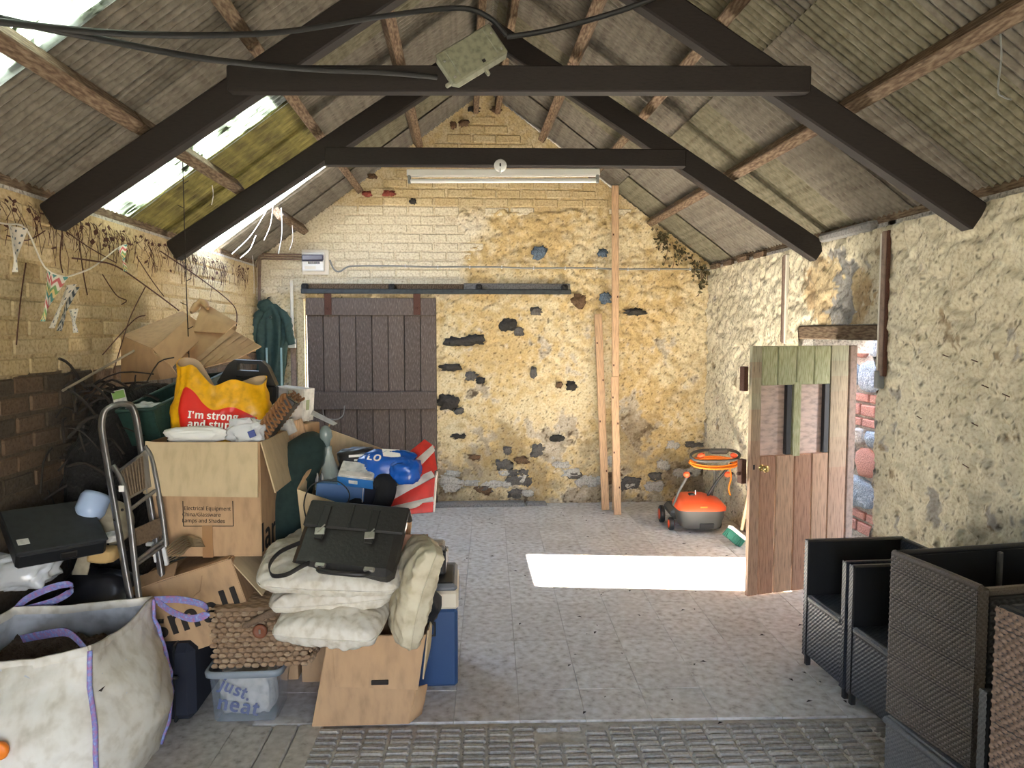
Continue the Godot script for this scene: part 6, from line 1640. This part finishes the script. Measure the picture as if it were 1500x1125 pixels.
func far_heap() -> void:
	# dark brushwood heap against the wall
	var h := thing("brushwood_heap", "dark heap of brushwood and old netting against the painted brick wall", "brushwood", Vector3(-1.645, 0, -3.9))
	part(h, "mound", sack(0.37, 1.38, 0.86, 41.0, 0.18, 0.7), M.brushwood)
	var tw := MB.new()
	for k in 120:
		var a := Vector3(rng.randf_range(-0.2, 0.14), rng.randf_range(0.7, 1.4), rng.randf_range(-0.2, 0.48))
		var d := Vector3(rng.randf_range(-1, 1), rng.randf_range(-0.35, 0.4), rng.randf_range(-0.5, 0.5)).normalized() * rng.randf_range(0.12, 0.34)
		var b := a + d
		b.x = clampf(b.x, -0.22, 0.22)
		tw.tube(curve([a, (a + b) / 2 + Vector3(0, 0.04, 0.02), b], 6), rng.randf_range(0.003, 0.009), 5)
	part(h, "twigs", tw, M.twig)
	part(h, "net_edge", wire(curve([Vector3(-1.420, 1.066, -3.450) - h.position, Vector3(-1.487, 0.997, -3.500) - h.position, Vector3(-1.690, 1.155, -3.700) - h.position, Vector3(-1.703, 1.222, -3.550) - h.position], 16), 0.008, 5), M.twig)
	single("bamboo_cane", wire([Vector3(-1.720, 1.395, -3.420), Vector3(-1.678, 1.550, -4.050)], 0.006, 6), mat("cane", rgb(150, 138, 116), 0.7), "thin pale cane lying across the dark brushwood heap", "cane")
	single("bin_bag", sack(0.46, 0.62, 0.3, 50.0, 0.25), M.bin_bag, "bulging black bin bag behind the white builder's bag", "bin bag", Vector3(-1.52, 0.0, -3.34))
	# green trough
	var g := thing("plant_trough", "dark green plastic plant trough lying on the heap by the yellow bag", "trough", Vector3(-1.429, 1.135, -3.560), Vector3(15, -20, 5))
	var w := 0.2
	var L := 0.5
	for p in [[Vector3(-w * 0.42, 0, 0), Vector3(-w / 2, 0.17, 0.01), Vector3(w / 2, 0.17, 0.01), Vector3(w * 0.42, 0, 0)], [Vector3(w * 0.42, 0, 0), Vector3(w / 2, 0.17, 0.01), Vector3(w / 2, 0.17, -L), Vector3(w * 0.42, 0, -L)], [Vector3(w * 0.42, 0, -L), Vector3(w / 2, 0.17, -L), Vector3(-w / 2, 0.17, -L), Vector3(-w * 0.42, 0, -L)], [Vector3(-w * 0.42, 0, -L), Vector3(-w / 2, 0.17, -L), Vector3(-w / 2, 0.17, 0.01), Vector3(-w * 0.42, 0, 0)]]:
		part(g, "side", panel(p[0], p[1], p[2], p[3], 0.006), M.green_trough)
	part(g, "base", bx(Vector3(w * 0.84, 0.006, L), 0.002, xf(Vector3(0, 0.003, -L / 2))), M.green_trough)
	var rm := MB.new()
	rm.tube([Vector3(-w / 2, 0.172, 0.012), Vector3(w / 2, 0.172, 0.012), Vector3(w / 2, 0.172, -L), Vector3(-w / 2, 0.172, -L), Vector3(-w / 2, 0.172, 0.012)], 0.01, 6)
	part(g, "rim", rm, M.green_trough)
	single("plastic_bag", sack(0.15, 0.09, 0.12, 61.0, 0.4), M.film, "crumpled clear plastic bag inside the green trough", "plastic bag", Vector3(-1.455, 1.253, -3.620) + Vector3(0, -0.02, 0))
	var sp := thing("seed_packet", "green and white seed packet leaning on the green trough", "seed packet", Vector3(-1.514, 1.334, -3.500), Vector3(-10, 10, 14))
	part(sp, "packet", bx(Vector3(0.055, 0.075, 0.008), 0.003, xf(Vector3(0, 0.02, 0))), M.paper)
	part(sp, "picture", bx(Vector3(0.05, 0.035, 0.003), 0.001, xf(Vector3(0, 0.036, 0.005))), mat("leaf_print", rgb(128, 164, 86), 0.6))
	# crumpled carton on top of the heap
	var c := thing("cardboard_box", "large crumpled cardboard box lying open on top of the heap", "cardboard box")
	var Lt := Vector3(-1.865, 1.624, -4.350)
	var Tp := Vector3(-1.674, 1.769, -4.750)
	var Pk := Vector3(-1.540, 1.821, -4.700)
	var Rt := Vector3(-1.140, 1.562, -4.450)
	var Rm := Vector3(-1.316, 1.678, -4.600)
	var Bl := Vector3(-1.831, 1.376, -4.250)
	var Bm := Vector3(-1.516, 1.456, -4.100)
	var Md := Vector3(-1.610, 1.555, -4.120)
	var Br := Vector3(-1.228, 1.496, -4.250)
	part(c, "end_panel", panel(Bl, Lt, Md, Vector3(-1.574, 1.398, -4.120), 0.007, 0.02), M.card)
	part(c, "top_panel", panel(Md, Lt, Tp, Vector3(-1.498, 1.714, -4.350), 0.007, -0.015), M.card)
	part(c, "front_panel", panel(Bm, Md, Vector3(-1.501, 1.722, -4.340), Vector3(-1.424, 1.596, -4.250), 0.007, 0.006), M.card)
	part(c, "lower_panel", panel(Vector3(-1.574, 1.398, -4.120), Md + Vector3(0.004, -0.02, 0), Bm + Vector3(0.0, 0.02, 0.004), Vector3(-1.476, 1.413, -4.100), 0.007), M.card)
	part(c, "inner_panel", panel(Vector3(-1.561, 1.446, -4.300), Vector3(-1.536, 1.639, -4.500), Rm, Vector3(-1.317, 1.592, -4.500), 0.007), M.card)
	part(c, "raised_flap", panel(Vector3(-1.536, 1.647, -4.500), Pk, Rm + Vector3(0, 0.02, 0), Vector3(-1.354, 1.639, -4.500), 0.007, 0.015), M.card)
	part(c, "outer_flap", panel(Vector3(-1.475, 1.427, -4.100), Vector3(-1.323, 1.662, -4.500), Rt, Br, 0.007, 0.012), M.card)
	part(c, "back_panel", panel(Lt, Lt + Vector3(0.1, -0.15, -0.4), Rm + Vector3(0, -0.2, -0.3), Tp, 0.007), M.card)
	part(c, "crumpled_rim", wire(curve([Vector3(-1.575, 1.758, -4.600), Vector3(-1.555, 1.807, -4.660), Vector3(-1.519, 1.819, -4.660), Vector3(-1.481, 1.781, -4.600)], 8), [0.01, 0.018, 0.024, 0.02, 0.026, 0.02, 0.022, 0.016, 0.01], 7), M.card)
	for k in 4:
		var f := 0.18 + k * 0.2
		part(c, "flute_fold", wire([Vector3(-1.472, 1.428, -4.090).lerp(Br, f) + Vector3(0, 0.006, 0.006), Vector3(-1.320, 1.662, -4.490).lerp(Rt, f) + Vector3(0, 0.006, 0.006)], 0.003, 5), M.card)
	settle(c, Vector3(-1.574, 1.372, -4.300))
	# flat black case, shade, bottle and scraps by the wall
	var o := Vector3(-1.67, 0.72, -3.2)
	var k := thing("flat_case", "flat black plastic case with a white sticker lying aslant by the wall", "case", Vector3(-1.668, 0.865, -3.200) + Vector3(0.0, -0.04, 0), Vector3(24, 40, 0))
	part(k, "shell", bx(Vector3(0.32, 0.075, 0.29), 0.012), M.black_plastic)
	part(k, "lid", bx(Vector3(0.326, 0.012, 0.296), 0.005, xf(Vector3(0, 0.04, 0))), mat("case_lid", rgb(40, 43, 45), 0.6, 0, T.soft, Vector3.ONE * 3))
	part(k, "sticker", bx(Vector3(0.04, 0.002, 0.035), 0.0, xf(Vector3(-0.125, 0.047, 0.08))), M.paper)
	part(k, "latch", bx(Vector3(0.06, 0.03, 0.012), 0.004, xf(Vector3(0.02, 0.0, 0.148))), M.leather_edge)
	var ls := MB.new()
	ls.lathe([Vector2(0.0, -0.004), Vector2(0.1, -0.004), Vector2(0.105, 0.0), Vector2(0.1, 0.008), Vector2(0.05, 0.03), Vector2(0.012, 0.038), Vector2(0.0, 0.038)], 28)
	single("lamp_shade", ls, M.lampshade, "shallow beige lampshade lying tilted behind the ladder legs", "lamp shade", Vector3(-1.534, 0.824, -3.380), Vector3(62, 10, -12))
	var wb := thing("water_bottle", "large translucent water bottle with a blue cap behind the ladder", "bottle", Vector3(-1.569, 0.948, -3.360), Vector3(150, 0, 10))
	var wm := MB.new()
	wm.lathe([Vector2(0, 0.13), Vector2(0.05, 0.128), Vector2(0.06, 0.11), Vector2(0.06, 0.05), Vector2(0.045, 0.02), Vector2(0.018, 0.004), Vector2(0.016, -0.012)].map(func(p): return Vector2(p.x, 0.13 - p.y)), 24, xf(Vector3(0, -0.01, 0)))
	part(wb, "bottle", wm, M.water_bottle)
	var wc := MB.new()
	wc.lathe([Vector2(0, 0.128), Vector2(0.02, 0.128), Vector2(0.02, 0.155), Vector2(0, 0.157)], 18)
	part(wb, "cap", wc, M.bottle_cap)
	single("foam_pad", sack(0.11, 0.06, 0.1, 71.0, 0.12, 0.5), mat("foam", rgb(196, 164, 108), 0.9), "yellowish foam pad beside the ladder legs", "foam", Vector3(-1.499, 0.691, -3.260))
	single("card_scrap", panel(Vector3(-1.628, 0.639, -3.250), Vector3(-1.595, 0.775, -3.300), Vector3(-1.550, 0.768, -3.300), Vector3(-1.551, 0.647, -3.220), 0.004, 0.012), M.lampshade, "torn beige card scrap hanging below the flat black case", "card")
	single("clear_wrap", sack(0.24, 0.14, 0.16, 77.0, 0.5), M.film, "crumpled clear wrapping beside the flat black case", "wrapping", Vector3(-1.749, 0.628, -3.120))
	single("beige_bundle", sack(0.2, 0.12, 0.14, 83.0, 0.4), M.lampshade, "beige cloth bundle under the flat black case by the wall", "bundle", Vector3(-1.840, 0.607, -3.220))
	single("white_packet", bx(Vector3(0.08, 0.03, 0.05), 0.006), M.paper, "small white packet with dark print behind the ladder legs", "packet", Vector3(-1.496, 0.784, -3.280), Vector3(20, 30, 8))
	var og := MB.new()
	og.lathe([Vector2(0, -0.012), Vector2(0.026, -0.012), Vector2(0.03, 0.0), Vector2(0.026, 0.012), Vector2(0, 0.012)], 20, xf(Vector3.ZERO, Vector3(90, 0, 0)))
	single("orange_float", og, M.orange_cable, "round orange plastic handle end beside the white builder's bag", "handle", Vector3(-1.454, 0.340, -2.420))

func ladder() -> void:
	var t := thing("step_ladder", "folded aluminium step ladder with a ribbed tread leaning in the pile", "step ladder")
	var hoop := [Vector3(-1.331, 0.490, -3.140), Vector3(-1.367, 0.640, -3.160), Vector3(-1.423, 0.935, -3.200), Vector3(-1.475, 1.188, -3.240), Vector3(-1.485, 1.266, -3.250), Vector3(-1.477, 1.319, -3.260), Vector3(-1.449, 1.342, -3.280), Vector3(-1.422, 1.344, -3.320), Vector3(-1.407, 1.329, -3.350), Vector3(-1.393, 1.281, -3.360), Vector3(-1.381, 1.114, -3.380), Vector3(-1.346, 0.903, -3.360), Vector3(-1.289, 0.585, -3.320)]
	var m := MB.new()
	m.strap(curve(hoop, 60), Vector3(0.55, 0.2, 0.8), 0.042, 0.02)
	part(t, "front_frame", m, M.aluminium)
	var rear := [Vector3(-1.298, 0.511, -3.120), Vector3(-1.318, 0.677, -3.130), Vector3(-1.343, 0.895, -3.150), Vector3(-1.365, 0.997, -3.170), Vector3(-1.399, 1.062, -3.200), Vector3(-1.431, 1.095, -3.220)]
	var r := MB.new()
	r.strap(curve(rear, 30), Vector3(0.6, 0.1, 0.8), 0.03, 0.018)
	part(t, "step_rail", r, M.aluminium)
	var r2 := MB.new()
	r2.strap(curve([Vector3(-1.262, 0.739, -3.300), Vector3(-1.285, 0.897, -3.320), Vector3(-1.311, 1.025, -3.340), Vector3(-1.336, 1.116, -3.360), Vector3(-1.364, 1.153, -3.370)], 24), Vector3(0.6, 0.1, 0.8), 0.03, 0.018)
	part(t, "step_rail", r2, M.aluminium)
	part(t, "tread", panel(Vector3(-1.365, 0.964, -3.180), Vector3(-1.406, 1.085, -3.210), Vector3(-1.355, 1.146, -3.360), Vector3(-1.329, 0.990, -3.340), 0.012), M.aluminium)
	var tr := part(t, "tread", panel(Vector3(-1.355, 0.981, -3.165), Vector3(-1.389, 1.082, -3.195), Vector3(-1.348, 1.126, -3.300), Vector3(-1.338, 0.992, -3.290), 0.008), M.ladder_tread)
	for k in 7:
		var f := 0.08 + k * 0.14
		part(tr, "tread_rib", wire([Vector3(-1.351, 0.983, -3.155).lerp(Vector3(-1.333, 0.994, -3.280), f), Vector3(-1.384, 1.084, -3.185).lerp(Vector3(-1.344, 1.128, -3.290), f)], 0.0035, 4), M.ladder_tread)
	for p in [[Vector3(-1.347, 0.929, -3.160), Vector3(-1.309, 0.974, -3.330)], [Vector3(-1.326, 0.716, -3.140), Vector3(-1.270, 0.769, -3.300)], [Vector3(-1.334, 0.699, -3.150), Vector3(-1.276, 0.740, -3.300)]]: part(t, "crossbar", wire([p[0], p[1]], 0.008, 8), M.aluminium)
	part(t, "tread", panel(Vector3(-1.325, 0.780, -3.160), Vector3(-1.337, 0.848, -3.170), Vector3(-1.292, 0.858, -3.320), Vector3(-1.279, 0.784, -3.310), 0.01), M.ladder_tread)
	for p in [Vector3(-1.457, 1.116, -3.230), Vector3(-1.366, 0.935, -3.150), Vector3(-1.415, 0.886, -3.190)]:
		var rv := MB.new()
		rv.lathe([Vector2(0.006, 0), Vector2(0.005, 0.004), Vector2(0, 0.005)], 10, xf(p + Vector3(0, 0, 0.012), Vector3(90, 0, 0)))
		part(t, "rivet", rv, M.ink)
	part(t, "paint_drip", bx(Vector3(0.022, 0.026, 0.004), 0.002, xf(Vector3(-1.374, 1.017, -3.155))), M.white_print)
	var foot := Vector3(-1.331, 0.490, -3.140)
	for p in [foot, Vector3(-1.298, 0.511, -3.120)]: part(t, "leg", wire([p, Vector3(p.x + 0.05, 0.01, p.z + 0.0)], 0.014, 8), M.aluminium)
	settle(t, Vector3(foot.x, 0, foot.z))
